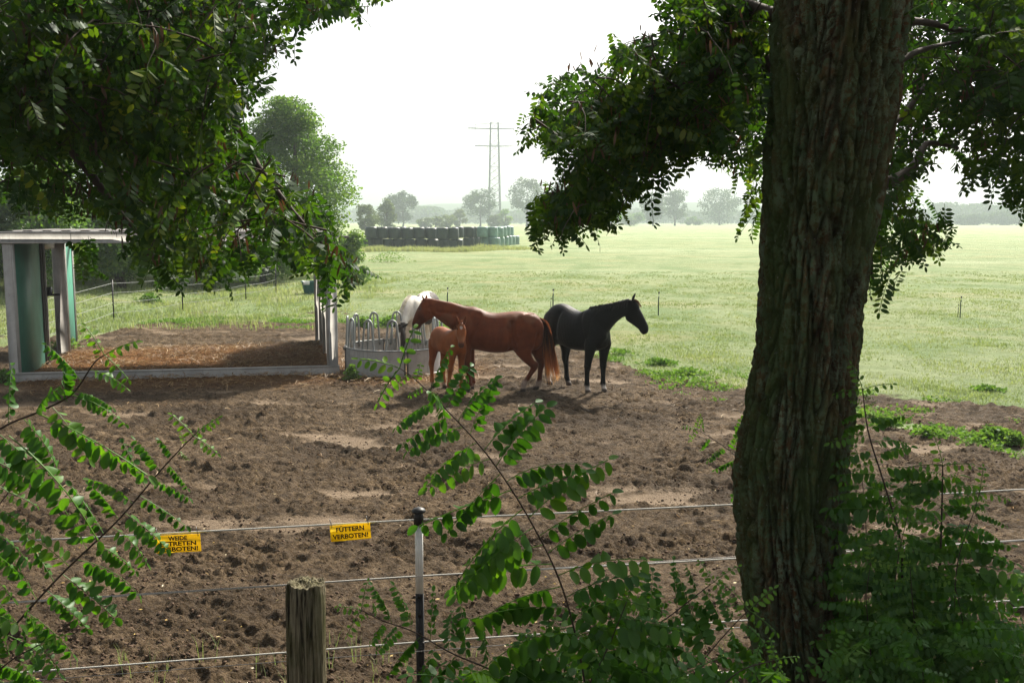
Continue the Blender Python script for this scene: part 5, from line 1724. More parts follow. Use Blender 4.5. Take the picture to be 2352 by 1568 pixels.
px_tree('big dense green tree on the bank left of the silage bales', 500, 838, 186, 640, 58, M_FOL_MID, 201, nclump=150, nleaf=300, lsize=0.17, clump_r=0.85, crown_lo=0.04, shape='broad', trunk_r=0.24, group='trees and bushes along the left bank')
px_tree('shrubby tree growing low beside the right shelter post', 770, 850, 520, 640, 50, M_FOL_MID, 202, name='bush', nclump=26, nleaf=260, lsize=0.13, clump_r=0.42, crown_lo=0.0, group='trees and bushes along the left bank')
for i, (u0, u1, v0, Y, mat, lab) in enumerate([
    (-260, 190, 60, 40, M_FOL_MID, 'tall dark tree at the left edge behind the shelter'),
    (60, 420, 150, 46, M_FOL_MID, 'bright green tree behind the left half of the shelter'),
    (330, 620, 230, 50, M_FOL_MID, 'dark tree behind the middle of the shelter'),
    (-60, 210, 330, 37, M_FOL_MID, 'rounded bush behind the doorway of the shelter'),
    (150, 400, 390, 42, M_FOL_MID, 'bush with sunlit leaves behind the shelter roof'),
    (360, 600, 420, 47, M_FOL_MID, 'dark bush in front of the middle tree'),
    (500, 700, 450, 52, M_FOL_MID, 'dark bush at the foot of the big tree'),
    (-500, -100, 200, 36, M_FOL_MID, 'dense tree left of the picture edge')]):
    px_tree(lab, u0, u1, v0, 640, Y, mat, 210 + i, name='tree' if v0 < 300 else 'bush', nclump=120 if v0 < 300 else 60, nleaf=260, lsize=0.17, clump_r=1.0 if v0 < 300 else 0.7, crown_lo=0.02, shape='dome', trunk_r=0.16, group='trees and bushes along the left bank')

# ================================================================== grass, weeds
M_GRASS = leaf_mat('grass_blades', [(0.0, (0.095, 0.145, 0.045)), (0.4, (0.20, 0.26, 0.095)), (0.75, (0.30, 0.335, 0.150)), (1.0, (0.42, 0.39, 0.21))], 0.4, 0.05, 0.5, (1.1, 1.15, 0.7))


def blades(name, x, y, h, w, rng, tint, nb=4, spread=0.03, z=None, mat=None):
    n = len(x); z = macro(x, y) if z is None else z
    P = np.repeat(np.stack([x, y, z - 0.01], 1), nb, 0); N = len(P)
    P[:, :2] += rng.normal(size=(N, 2)) * spread
    a = rng.rand(N) * 2 * math.pi
    H = np.repeat(h, nb) * (0.55 + 0.7 * rng.rand(N)); W = np.repeat(w, nb)
    side = np.stack([np.cos(a), np.sin(a), 0 * a], 1) * W[:, None]
    ln = np.stack([np.cos(a + 1.57), np.sin(a + 1.57), 0 * a], 1) * (H * rng.uniform(0.1, 0.7, N))[:, None]
    up = np.array([0, 0, 1.0]) * H[:, None]
    V = np.stack([P - side, P + side, P + up * .6 + ln * .35 + side * .7, P + up * .6 + ln * .35 - side * .7, P + up + ln], 1).reshape(-1, 3)
    i = np.arange(N)[:, None] * 5
    me = np_mesh(name, V, [i + [0, 1, 2, 3], i + [3, 2, 4]], mat or M_GRASS, False, {'tint': np.repeat(np.clip(np.repeat(tint, nb) + rng.normal(size=N) * .12, 0, 1), 5)})
    return tag(link(name, me), kind='stuff')


rng = np.random.RandomState(61)
N = 150000
d = 15 * (62 / 15) ** rng.rand(N)
x = d * rng.uniform(-0.62, 0.62, N)
g = grass_mask(x, d)
pn = fbm2(x / 1.6, d / 2.2, 4, 81)
keep = rng.rand(N) < g ** 2 * np.clip(0.35 + 0.9 * pn, 0.05, 0.9)
x, d, pn = x[keep], d[keep], pn[keep]
tall = np.where((x < -7) & (d > 27), 1.9, 1.0)
blades('grass', x, d, (0.045 + 0.05 * np.clip(pn + .3, 0, 1)) * tall, 0.0045 + 0.00022 * d, rng, np.clip(0.45 + 0.5 * fbm2(x / 4, d / 6, 3, 85) + 0.1 * rng.normal(size=len(x)), 0, 1), nb=3, spread=0.05)

# tall dry grass along the foot of the bales and on the bank
N = 5200
u = rng.uniform(826, 1240, N); Y = rng.uniform(97, 103.5, N) + np.clip((u - 1040) / 130, 0, 1) * 7
x = (u - 1176) / F_PX * Y
k = rng.rand(N) < np.clip(0.55 + 1.1 * fbm2(x / 3.0, Y / 2.0, 3, 87), 0, 1) * np.clip((1235 - u) / 110, 0.05, 1)
x, Y = x[k], Y[k]; N = len(x)
blades('dry_grass', x, Y, 0.22 + 0.5 * np.clip(0.4 + fbm2(x / 2.2, Y / 2, 3, 88), 0, 1), np.full(N, 0.028), rng, np.full(N, 0.95), nb=3, spread=0.12)
N = 6500
x = rng.uniform(-24, -5.5, N); Y = rng.uniform(29, 58, N)
k = fbm2(x / 2.6, Y / 3.5, 3, 89) > 0.02
x, Y = x[k], Y[k]
blades('long_grass', x, Y, 0.10 + 0.20 * rng.rand(len(x)), np.full(len(x), 0.012), rng, np.clip(0.62 + 0.5 * fbm2(x / 3, Y / 3, 3, 90), 0, 1), nb=4, spread=0.08)

# leafy weeds
M_WEED = leaf_mat('weed_leaves', [(0.0, (0.06, 0.13, 0.025)), (0.5, (0.12, 0.22, 0.045)), (1.0, (0.22, 0.31, 0.08))], 0.4, 0.015, 0.5, (1.1, 1.2, 0.5))


def weed(label, u, v, w, h, n, seed, ls=0.07, name='weed', cat='plant'):
    rg = np.random.RandomState(seed); g = on_ground(u, v)
    px = g[1] / F_PX
    W = w / 2 * px; Hh = h * px
    q = rg.normal(size=(n, 3)) * np.array([.5, .45, .0]) ; q[:, 2] = rg.rand(n)
    C = np.stack([q[:, 0] * W * (1 - .35 * q[:, 2]), q[:, 1] * W * .7, q[:, 2] * Hh * (0.45 + 0.55 * np.exp(-q[:, 0] ** 2 * 1.5)) + .02], 1)
    V, Q = cards(C, ls, rg)
    o = thing(name, label, cat, (g[0], g[1], float(macro(g[0], g[1]))), 0, 'weeds in the paddock and pasture')
    link('leaves', np_mesh('leaves', V, [Q], M_WEED, False, {'tint': np.repeat(np.clip(.45 + .25 * rg.normal(size=n), 0, 1), 4)}), o)
    m = MB()
    for k in range(7):
        e = C[rg.randint(n)]; m.tube([[0, 0, -.03], e * .55 + [0, 0, .02], e], [.006, .005, .003], 4)
    m.build('stem', M_STRAW, o)


for i, (u, v, w, h, n, lab) in enumerate([
    (1515, 838, 90, 14, 340, 'low green weed patch right below the black horse head'), (1580, 862, 110, 15, 380, 'low nettle patch along the dirt edge left of the big trunk'), (1420, 815, 90, 12, 220, 'small weeds beside the black horse front legs'),
    (2290, 1012, 110, 30, 460, 'bushy green weed at the right edge of the paddock'), (2330, 1024, 60, 34, 260, 'yellow green weed clump beside the bushy weed at the right'), (2270, 897, 80, 10, 260, 'small grassy clump in the pasture at the far right'),
    (2040, 982, 60, 22, 200, 'small weeds on the green strip right of the trunk'), (2130, 1003, 80, 20, 220, 'weeds in the middle of the green strip'), (808, 872, 40, 34, 240, 'green weeds at the foot of the right shelter post'), (8, 880, 40, 30, 220, 'weeds at the foot of the left shelter post'),
    (895, 604, 110, 26, 420, 'bright green tuft on the slope below the silage bales'), (345, 700, 50, 22, 260, 'dark green weed on the grassy bank behind the shelter'), (150, 800, 90, 24, 300, 'grass tuft in the shelter doorway'), (835, 752, 60, 22, 260, 'weeds behind the round feeder'), (905, 748, 90, 22, 320, 'weeds behind the feeder near the white horse'),
    (2340, 1385, 70, 70, 260, 'bright green grass clump at the lower right edge'), (2230, 1345, 50, 20, 90, 'small weed under the rope at the lower right')]):
    weed(lab, u, v, w, h, n, 300 + i, 0.045 if v > 1200 else (0.075 if v > 780 else 0.12))

# low leafy growth creeping from the pasture edge into the bare earth
rng = np.random.RandomState(97)
N = 60000
x = rng.uniform(-12, 14, N); y = np.interp(x, _bw[:, 0], _bw[:, 1]) + rng.normal(size=N) * 1.3 - 0.2
k = (y > 12) & (fbm2(x / 1.3, y / 1.0, 3, 98) > 0.02 + 0.12 * np.abs(y - np.interp(x, _bw[:, 0], _bw[:, 1]))) & (np.abs(x / y) < .6)
x1, y1 = x[k], y[k]
x = rng.uniform(_sp_[0, 0] - .5, _sp_[-1, 0], 5000); y = np.interp(x, _sp_[:, 0], _sp_[:, 1]) + rng.normal(size=5000) * .5
k = fbm2(x / .8, y / .6, 3, 99) > 0.0
x1 = np.concatenate([x1, x[k]]); y1 = np.concatenate([y1, y[k]])
V, Q = cards(np.stack([x1, y1, macro(x1, y1) + 0.015 + 0.07 * rng.rand(len(x1)) ** 2], 1), 0.055, rng)
tag(link('ground_weeds', np_mesh('ground_weeds', V, [Q], M_WEED, False, {'tint': np.repeat(np.clip(.5 + .25 * rng.normal(size=len(x1)), 0, 1), 4)})), kind='stuff')
# ================================================================== LOCUST LEAVES (pinnate: many oval leaflets along a stalk)
def pinnate(rng, pairs=7, L=0.22, ll=0.045, lw=0.021, droop=0.5, fold=0.5, fine=False):
    """x along the stalk, z up; returns V, polys, tint-able vertex count"""
    V = []; T4 = []; T3 = []; n = 0
    def stalk(t): return np.array([L * t * (1 - 0.12 * droop * t), 0.0, -droop * L * 0.5 * t * t])
    st = [stalk(t) for t in np.linspace(0, 1, 6)]
    w = 0.0016
    for i, p in enumerate(st):
        V += [p + [0, -w, 0], p + [0, w, 0], p + [0, 0, -w * 1.5]]
    for i in range(5):
        a = i * 3
        for j in range(3):
            k = (j + 1) % 3
            T4.append([a + j, a + k, a + 3 + k, a + 3 + j])
    n = 18
    items = []
    for i in range(pairs):
        t = 0.16 + 0.80 * i / (pairs - 1)
        for sd in (-1, 1):
            items.append((t + rng.normal() * 0.008, sd))
    items.append((1.0, 0))
    for t, sd in items:
        p = stalk(t); tx = stalk(min(1.02, t + .02)) - stalk(t - .02); tx /= np.linalg.norm(tx)
        f = fold + rng.normal() * 0.16
        side = np.array([0, sd, 0.0])
        nrm = np.cross(tx, np.array([0, 1.0, 0]))     # roughly down or up
        if nrm[2] < 0: nrm = -nrm
        if sd == 0:
            ax = tx * math.cos(.2) - nrm * math.sin(.2); b = np.array([0, 1.0, 0])
        else:
            ax = side * math.cos(f) - nrm * math.sin(f) + tx * (0.18 + rng.normal() * .10); ax /= np.linalg.norm(ax)
            b = tx - ax * np.dot(tx, ax); b /= np.linalg.norm(b)
        nn = np.cross(ax, b)
        size = (0.78 + 0.35 * math.sin(math.pi * min(1, t * .9 + .1))) * (0.9 + 0.2 * rng.rand())
        l, wd = ll * size, lw * size / 2
        tw = rng.normal() * 0.25; b2 = b * math.cos(tw) + nn * math.sin(tw); n2 = np.cross(ax, b2)
        p0 = p + ax * 0.003
        curl = -0.10 + rng.normal() * 0.20
        if fine:
            ts = [0, .14, .36, .62, .85, 1.0]; ws = [0, .68, 1.0, .97, .62, 0]
            base = n; V.append(p0); n += 1
            for tt, w_ in zip(ts[1:-1], ws[1:-1]):
                c = p0 + ax * l * tt + n2 * l * curl * tt * tt
                V += [c - b2 * wd * w_ + n2 * wd * .34 * w_, c, c + b2 * wd * w_ + n2 * wd * .34 * w_]; n += 3
            V.append(p0 + ax * l + n2 * l * curl); n += 1
            T3 += [[base, base + 2, base + 1], [base, base + 3, base + 2]]
            for q in range(3):
                a = base + 1 + q * 3
                T4 += [[a, a + 1, a + 4, a + 3], [a + 1, a + 2, a + 5, a + 4]]
            a = base + 10
            T3 += [[a, a + 1, a + 3], [a + 1, a + 2, a + 3]]
        else:
            base = n
            V.append(p0); n += 1
            for tt, w_ in ((.25, .9), (.68, .95)):
                c = p0 + ax * l * tt + n2 * l * curl * tt * tt
                V += [c - b2 * wd * w_, c + b2 * wd * w_]; n += 2
            V.append(p0 + ax * l + n2 * l * curl); n += 1
            T3 += [[base, base + 2, base + 1], [base + 3, base + 4, base + 5]]
            T4 += [[base + 1, base + 2, base + 4, base + 3]]
    return np.array(V), [np.array(T4), np.array(T3)]


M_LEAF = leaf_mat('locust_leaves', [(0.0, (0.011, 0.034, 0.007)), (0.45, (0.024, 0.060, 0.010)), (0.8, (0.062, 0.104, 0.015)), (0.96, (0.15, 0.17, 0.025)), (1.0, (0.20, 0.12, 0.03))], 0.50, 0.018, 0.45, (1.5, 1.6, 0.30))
M_LEAF_S = leaf_mat('sapling_leaves', [(0.0, (0.022, 0.076, 0.012)), (0.5, (0.050, 0.135, 0.016)), (0.9, (0.100, 0.195, 0.020)), (1.0, (0.16, 0.26, 0.03))], 0.45, 0.022, 0.45, (1.4, 1.55, 0.30))
M_TWIG = simple('twig_bark', (0.050, 0.035, 0.026), 0.8, 0.2, 0, 0.3, 20)
M_POD = leaf_mat('seed_pods', [(0.0, (0.030, 0.018, 0.011)), (0.6, (0.075, 0.040, 0.020)), (1.0, (0.16, 0.080, 0.036))], 0.2, 0.03, 0.4, (1.2, 1.0, 0.7))

rngL = np.random.RandomState(21)
LV = [pinnate(rngL, rngL.randint(6, 9), rngL.uniform(.19, .26), .045, .0215, rngL.uniform(.2, 1.0), rngL.uniform(.25, 1.15), False) for _ in range(10)]
LVF = [pinnate(rngL, rngL.randint(7, 10), rngL.uniform(.24, .30), .052, .028, rngL.uniform(.25, .95), rngL.uniform(.45, 1.35), True) for _ in range(9)]
LVX = [pinnate(rngL, rngL.randint(9, 12), .27, .036, .020, rngL.uniform(.3, .8), rngL.uniform(.7, 1.3), True) for _ in range(3)]     # long many-paired leaves
LVS = [pinnate(rngL, rngL.randint(4, 6), rngL.uniform(.09, .12), .026, .013, .4, .6, True) for _ in range(4)]     # young tips


def leaf_mesh(g, name, mat, tint, fine=True):
    V, polys = g
    per = 14 if fine else 6; nn_ = (len(V) - 18) // per
    tv = np.concatenate([np.full(18, .75), np.repeat(np.clip(tint + np.random.RandomState(len(V) + int(tint * 99)).normal(size=nn_) * .16, 0, 1), per)])
    return np_mesh(name, V, polys, mat, fine, {'tint': tv[:len(V)]})


M_LM = [leaf_mesh(g, 'leaf', M_LEAF, .25 + .5 * i / 9, False) for i, g in enumerate(LV)]
M_LF = [leaf_mesh(g, 'leaf', M_LEAF_S, .2 + .5 * i / 8) for i, g in enumerate(LVF)]
M_LX = [leaf_mesh(g, 'leaf', M_LEAF_S, .45) for g in LVX]
M_LS = [leaf_mesh(g, 'leaf', M_LEAF_S, .9) for g in LVS]


def to_px(P):
    P = np.atleast_2d(P); r = P - np.array([0, 0, CAM_Z])
    dz = r[:, 1] * _cp - r[:, 2] * _sp; dy = r[:, 1] * _sp + r[:, 2] * _cp
    dz = np.maximum(dz, 0.05)
    return 1176 + r[:, 0] / dz * F_PX, 784 - dy / dz * F_PX


def inside(poly, u, v):
    poly = np.asarray(poly, float); r = np.zeros(len(u), bool); j = len(poly) - 1
    for i in range(len(poly)):
        a, b = poly[i], poly[j]
        c = ((a[1] > v) != (b[1] > v)) & (u < (b[0] - a[0]) * (v - a[1]) / (b[1] - a[1] + 1e-12) + a[0])
        r ^= c; j = i
    return r


def twig_leaves(start, dirv, length, nl, rng):
    """positions and frames of leaves along one hanging twig, and the twig's own curve"""
    d = np.asarray(dirv, float); d /= np.linalg.norm(d)
    pts = [np.asarray(start, float)]
    for k in range(6):
        d = d + np.array([0, 0, -0.13]) + rng.normal(size=3) * 0.10; d /= np.linalg.norm(d)
        pts.append(pts[-1] + d * length / 6)
    pts = np.array(pts); out = []
    for k in range(nl):
        t = (k + 0.6) / nl * 6; i = min(5, int(t)); p = pts[i] + (pts[i + 1] - pts[i]) * (t - i)
        td = pts[i + 1] - pts[i]; td /= np.linalg.norm(td)
        s = np.cross(td, np.array([0, 0, 1.0])); s = s / (np.linalg.norm(s) + 1e-6) * (1 if k % 2 else -1)
        ld = s * 0.75 + td * 0.45 + rng.normal(size=3) * 0.33 + np.array([0, 0, -0.10])
        if k == nl - 1: ld = td + rng.normal(size=3) * .2
        out.append(frame(ld, np.array([0, 0, 1.0]) + rng.normal(size=3) * 0.35, rng.uniform(.75, 1.15), p))
    return pts, out


def canopy(root, base, polys, dens, depth, seed, boughs, extra=None, nobj=300, tint_sh=0.0, podn=60):
    """twigs hung through the crown; the leaves nearest the camera are objects, the rest one mesh"""
    rng = np.random.RandomState(seed); base = np.asarray(base, float)
    Ms = []; tw = MB(); pods = []
    for poly, n_t in zip(polys, dens):
        poly = np.array(poly, float); lo, hi = poly.min(0), poly.max(0); got = 0; tries = 0
        while got < n_t and tries < n_t * 30:
            tries += 1
            u, v = rng.uniform(lo[0], hi[0]), rng.uniform(lo[1], hi[1])
            if not inside(poly, np.array([u]), np.array([v]))[0]: continue
            Y = rng.uniform(*depth)
            p = at_y(u, v, Y)
            dv = np.array([rng.normal() * .7, rng.normal() * .5, -0.15 + rng.normal() * .45])
            pts, fr = twig_leaves(p + np.array([0, 0, 0.16]), dv, rng.uniform(.35, .65), rng.randint(5, 9), rng)
            k = 0
            for f in fr:
                tip = f[:, 3] + f[:, 0] * 0.2 + np.array([0, 0, -.03]); mid = f[:, 3] + f[:, 0] * .1
                uu, vv = to_px(np.stack([tip, mid]))
                if ((((uu > 480) & (uu < 600)) | ((uu > 158) & (uu < 300))) & (vv > 510) & (vv < 552)).any(): continue      # a gap in the spray, the beam shows through
                if inside(poly, uu, vv).sum() >= (2 if rng.rand() < 0.85 else 1): Ms.append(f); k += 1
            if k:
                got += 1
                uu, vv = to_px(pts)
                if inside(poly, uu, vv).all(): tw.tube(pts - base, np.linspace(.005, .0015, 7), 4, cap=False)
                if rng.rand() < podn / max(1, n_t):
                    if all(inside(poly, np.array([uu[3] + du]), np.array([vv[3] + 30]))[0] for du in (-30, 0, 30)): pods.append(pts[3])
    for s, dv, ln, nl in (extra or []):
        pts, fr = twig_leaves(np.array(s), dv, ln, nl, rng); Ms += fr; tw.tube(pts - base, np.linspace(.007, .002, 7), 4, cap=False)
    return Ms, tw, pods


def place_leaves(root, base, Ms, off, seed, nobj, meshes, geos, mat):
    rng = np.random.RandomState(seed + 1); base = np.asarray(base, float)
    dist = np.array([np.linalg.norm(M[:, 3] - np.array([0, 0, CAM_Z])) for M in Ms])
    uu, vv = to_px(np.array([M[:, 3] for M in Ms]))
    vis = (uu > -20) & (uu < 2372) & (vv > -20) & (vv < 1588)
    order = np.argsort(np.where(vis, dist, 99))
    for i in order[:nobj]:
        M = Ms[i].copy(); M[:, 3] -= base
        o = bpy.data.objects.new('leaf', meshes[rng.randint(len(meshes))]); o.parent = root; o.matrix_local = m44(M); COL.objects.link(o)
    rest = [Ms[i] for i in order[nobj:]] + list(off)
    if not rest: return
    V = []; P4 = []; P3 = []; T = []; n = 0
    pick = rng.randint(len(geos), size=len(rest))
    for g in range(len(geos)):
        A = np.array([rest[i] for i in np.nonzero(pick == g)[0]])
        if not len(A): continue
        A[:, :, 3] -= base
        W, pl = stack(geos[g][0], geos[g][1], A)
        V.append(W); P4.append(pl[0] + n); P3.append(pl[1] + n); n += len(W)
        T.append(np.repeat(np.clip(rng.beta(2, 2.6, len(A)) * 1.05, 0, 1), len(geos[g][0])))
    o = link('foliage', np_mesh('foliage', np.concatenate(V), [np.concatenate(P4), np.concatenate(P3)], mat, False, {'tint': np.concatenate(T)}), root)
    tag(o, kind='stuff')


def place_pods(root, base, pods, seed):
    rng = np.random.RandomState(seed); V = []; n = 0; Q = []; T = []
    for p in pods:
        for k in range(rng.randint(4, 9)):
            s = p - base + rng.normal(size=3) * 0.035; L = rng.uniform(.045, .075); a = rng.rand() * 6.28
            sd = np.array([math.cos(a), math.sin(a), 0]) * .006; dn = np.array([rng.normal() * .25, rng.normal() * .25, -1]); dn /= np.linalg.norm(dn)
            b = np.cross(dn, sd); pts = [s, s + dn * L * .3 + b * .5, s + dn * L * .7 + b * .3, s + dn * L]
            w = [.35, 1, 1, .2]
            V += [q - sd * ww for q, ww in zip(pts, w)] + [q + sd * ww for q, ww in zip(pts, w)]
            for j in range(3): Q.append([n + j, n + j + 1, n + j + 5, n + j + 4])
            n += 8; T += [rng.rand()] * 8
    if V: tag(link('seed_pods', np_mesh('seed_pods', np.array(V), [np.array(Q)], M_POD, False, {'tint': np.array(T)}), root), kind='stuff')


# ---- overhead leaves outside the picture, added over the camera to shade trunk and foreground
def shade_leaves(n, x0, x1, y0, y1, z0, z1, seed):
    rng = np.random.RandomState(seed); out = []
    while len(out) < n:
        p = np.array([rng.uniform(x0, x1), rng.uniform(y0, y1), rng.uniform(z0, z1)])
        _, fr = twig_leaves(p, rng.normal(size=3) * [1, 1, .4], rng.uniform(.4, .7), 7, rng)
        P = np.array([f[:, 3] for f in fr])
        r = P - np.array([0, 0, CAM_Z]); u, v = to_px(P)
        bad = (P[:, 1] > 0.3) & (v > -90) & (u > -150) & (u < 2500)
        if bad.any() or (np.linalg.norm(r, axis=1) < 0.8).any(): continue
        out += fr
    return out


# ================================================================== LEFT TREE (trunk outside the picture, crown hanging in)
LB = np.array([-6.6, 5.2, float(macro(-6.6, 5.2))])
ltree = thing('locust_tree', 'leafy locust tree reaching in from the upper left, drooping over the shelter', 'tree', tuple(LB), 0, 'big locust trees')
polyL = [(-150, -150), (880, -120), (840, -10), (770, 5), (752, 40), (700, 60), (690, 95), (655, 130), (640, 165), (622, 175), (600, 240), (560, 285), (600, 330), (640, 372), (672, 425), (742, 445), (765, 500), (790, 540), (820, 590), (850, 660), (838, 688), (800, 668), (762, 690),
         (735, 655), (690, 640), (655, 560), (612, 560), (605, 618), (560, 648), (520, 640), (470, 610), (430, 655), (372, 668), (330, 625), (285, 560), (240, 535), (180, 515), (120, 500), (-150, 470)]
polyL2 = [(260, 330), (560, 300), (660, 400), (760, 520), (845, 650), (760, 680), (640, 550), (610, 610), (520, 635), (430, 640), (370, 655), (250, 550)]
polyL3 = [(-100, -100), (600, -100), (640, 120), (560, 270), (420, 360), (150, 380), (-100, 330)]
polyL4 = [(640, -80), (920, -80), (905, 10), (830, 15), (780, 45), (740, 60), (690, 100), (650, 60)]
Ms, tw, pods = canopy(ltree, LB, [polyL, polyL2, polyL3, polyL4, [(150, 520), (250, 530), (240, 640), (200, 660), (165, 600)]], [330, 90, 240, 30, 7], (4.2, 7.8), 31, None, podn=260)
off = shade_leaves(2200, -7.5, 1.0, -3.5, 2.6, 4.2, 7.2, 51)  # unseen shading leaves, merged into the foliage mesh
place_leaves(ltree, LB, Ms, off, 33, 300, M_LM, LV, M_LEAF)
tw.build('twigs', M_TWIG, ltree)['kind'] = 'stuff'
place_pods(ltree, LB, pods, 35)
m = MB(); zz = np.linspace(-0.3, 6.0, 9)
m.tube(np.stack([0.05 * zz, 0 * zz, zz], 1), np.linspace(.33, .2, 9), 18); m.build('trunk', simple('left_trunk_bark', (0.07, 0.055, 0.042), 0.9, 0.1, 0, 0.4, 8, 0.6), ltree, True)
for pl in ([(-400, -350, 5.4), (-100, -60, 5.8), (180, 150, 6.0), (318, 330, 6.0), (322, 392, 5.9), (352, 470, 5.8)], [(318, 380, 5.95), (280, 405, 5.8), (262, 380, 5.7), (240, 410, 5.6)], [(-300, -250, 5.6), (200, -80, 5.9), (368, 5, 6.0), (400, 45, 5.9), (470, 150, 5.8), (560, 330, 5.4), (660, 470, 5.1), (740, 560, 5.0)],
           [(-300, 60, 5.2), (0, 220, 5.4), (150, 330, 5.3), (260, 470, 5.1), (340, 560, 5.0)], [(180, 150, 6.0), (330, 200, 6.0), (480, 300, 5.8), (520, 420, 5.6), (560, 520, 5.4)]):
    p = spline([at_y(*q) - LB for q in pl], 18)
    if pl[0][0] < -250: p = np.vstack([[0.2, 0, 4.6], p])
    MB().tube(p, np.linspace(.055 if pl[0][0] < -250 else .022, .006, len(p)), 8).build('bough', M_TWIG, ltree, True)

# ================================================================== BIG TRUNK on the right with its own crown
TY = 4.6
rows = [(-420, 1800, 2140), (-200, 1786, 2112), (0, 1772, 2085), (200, 1762, 2058), (400, 1748, 2030), (600, 1740, 2005), (800, 1728, 1985), (930, 1709, 1968), (1020, 1698, 1958), (1100, 1691, 1951), (1200, 1690, 1945), (1300, 1692, 1942), (1400, 1700, 1948), (1500, 1716, 1960), (1568, 1726, 1972), (1700, 1722, 1996), (1850, 1700, 2040)]
cen = []; rad = []
for v, a, b in rows:
    c = at_y((a + b) / 2, v, TY + 0.25)
    dep = c[1] * _cp + (CAM_Z - c[2]) * _sp
    cen.append(c); rad.append((b - a) / 2 * dep / F_PX)
cen = np.array(cen); rad = np.array(rad)
o_ = np.argsort(cen[:, 2]); cen, rad = cen[o_], rad[o_]
TB = np.array([cen[0][0], cen[0][1], float(macro(cen[0][0], cen[0][1]))])
rtree = thing('locust_tree', 'thick furrowed locust trunk with green lichen and leafy boughs at the right', 'tree', tuple(TB), 0, 'big locust trees')
nz, nth = 760, 300
zz = np.concatenate([np.linspace(TB[2] - 0.25, 4.5, 680), np.linspace(4.53, 6.6, 80)])
cx = np.interp(zz, cen[:, 2], cen[:, 0]); cyv = np.interp(zz, cen[:, 2], cen[:, 1]); rr = np.interp(zz, cen[:, 2], rad)
ext = zz > cen[-1, 2]
slope = (cen[-1, 0] - cen[-3, 0]) / (cen[-1, 2] - cen[-3, 2]); cx = np.where(ext, cen[-1, 0] + slope * (zz - cen[-1, 2]), cx)
k_ = np.ones(25) / 25
pad = lambda a: np.convolve(np.pad(a, 12, 'edge'), k_, 'valid')
cx, rr = pad(cx), pad(rr)
rr = rr + 0.022 * sstep(3.0, 3.8, zz); cx = cx + 0.016 * sstep(3.0, 3.8, zz)
th = np.arange(nth) * 2 * math.pi / nth
TH, ZZ = np.meshgrid(th, zz)
RR = rr[:, None] * np.ones(nth)
tw_ = TH + 0.16 * (ZZ - 2) + 0.20 * noise3(np.cos(TH) * 1.4, np.sin(TH) * 1.4, ZZ * 0.9)
bx, by = np.cos(tw_), np.sin(tw_)
wz = ZZ + 0.12 * noise3(bx * 3, by * 3, ZZ * 2.0)
f1 = noise3(bx * 5.6, by * 5.6, wz * 2.5)
f2 = noise3(bx * 7.6 + 9, by * 7.6, wz * 3.6 + 4)
fur = np.maximum(np.exp(-(f1 / 0.11) ** 2), 0.8 * np.exp(-(f2 / 0.10) ** 2))
plates = noise3(bx * 9, by * 9, wz * 5.5)
crk = np.exp(-(noise3(bx * 5 + 3, by * 5, wz * 9 + 7) / 0.10) ** 2) * sstep(-0.1, 0.3, noise3(bx * 3, by * 3 + 4, wz * 3))
fine = noise3(bx * 22, by * 22, wz * 9)
fine2 = noise3(bx * 46, by * 46, wz * 26)
lump = noise3(np.cos(TH) * 1.2, np.sin(TH) * 1.2, ZZ * 1.1 + 5)
disp = -0.033 * fur - 0.026 * np.exp(-(noise3(bx * 3.2 + 5, by * 3.2, wz * 0.9) / 0.10) ** 2) - 0.014 * crk + 0.013 * plates + 0.011 * fine + 0.008 * np.abs(fine2) + 0.022 * lump
# old branch swelling on the left edge and flare at the foot
disp += 0.03 * np.exp(-((ZZ - 1.95) / 0.28) ** 2) * np.clip(np.cos(TH - math.pi), 0, 1) ** 2
disp += 0.10 * sstep(1.0, 0.3, ZZ) * (0.5 + 0.5 * np.cos(TH * 5 + 1))
Rr = RR + disp - 0.022
VX = np.stack([cx[:, None] + Rr * np.cos(TH), cyv[:, None] + Rr * np.sin(TH), ZZ], -1)
VX = VX.reshape(-1, 3) - TB


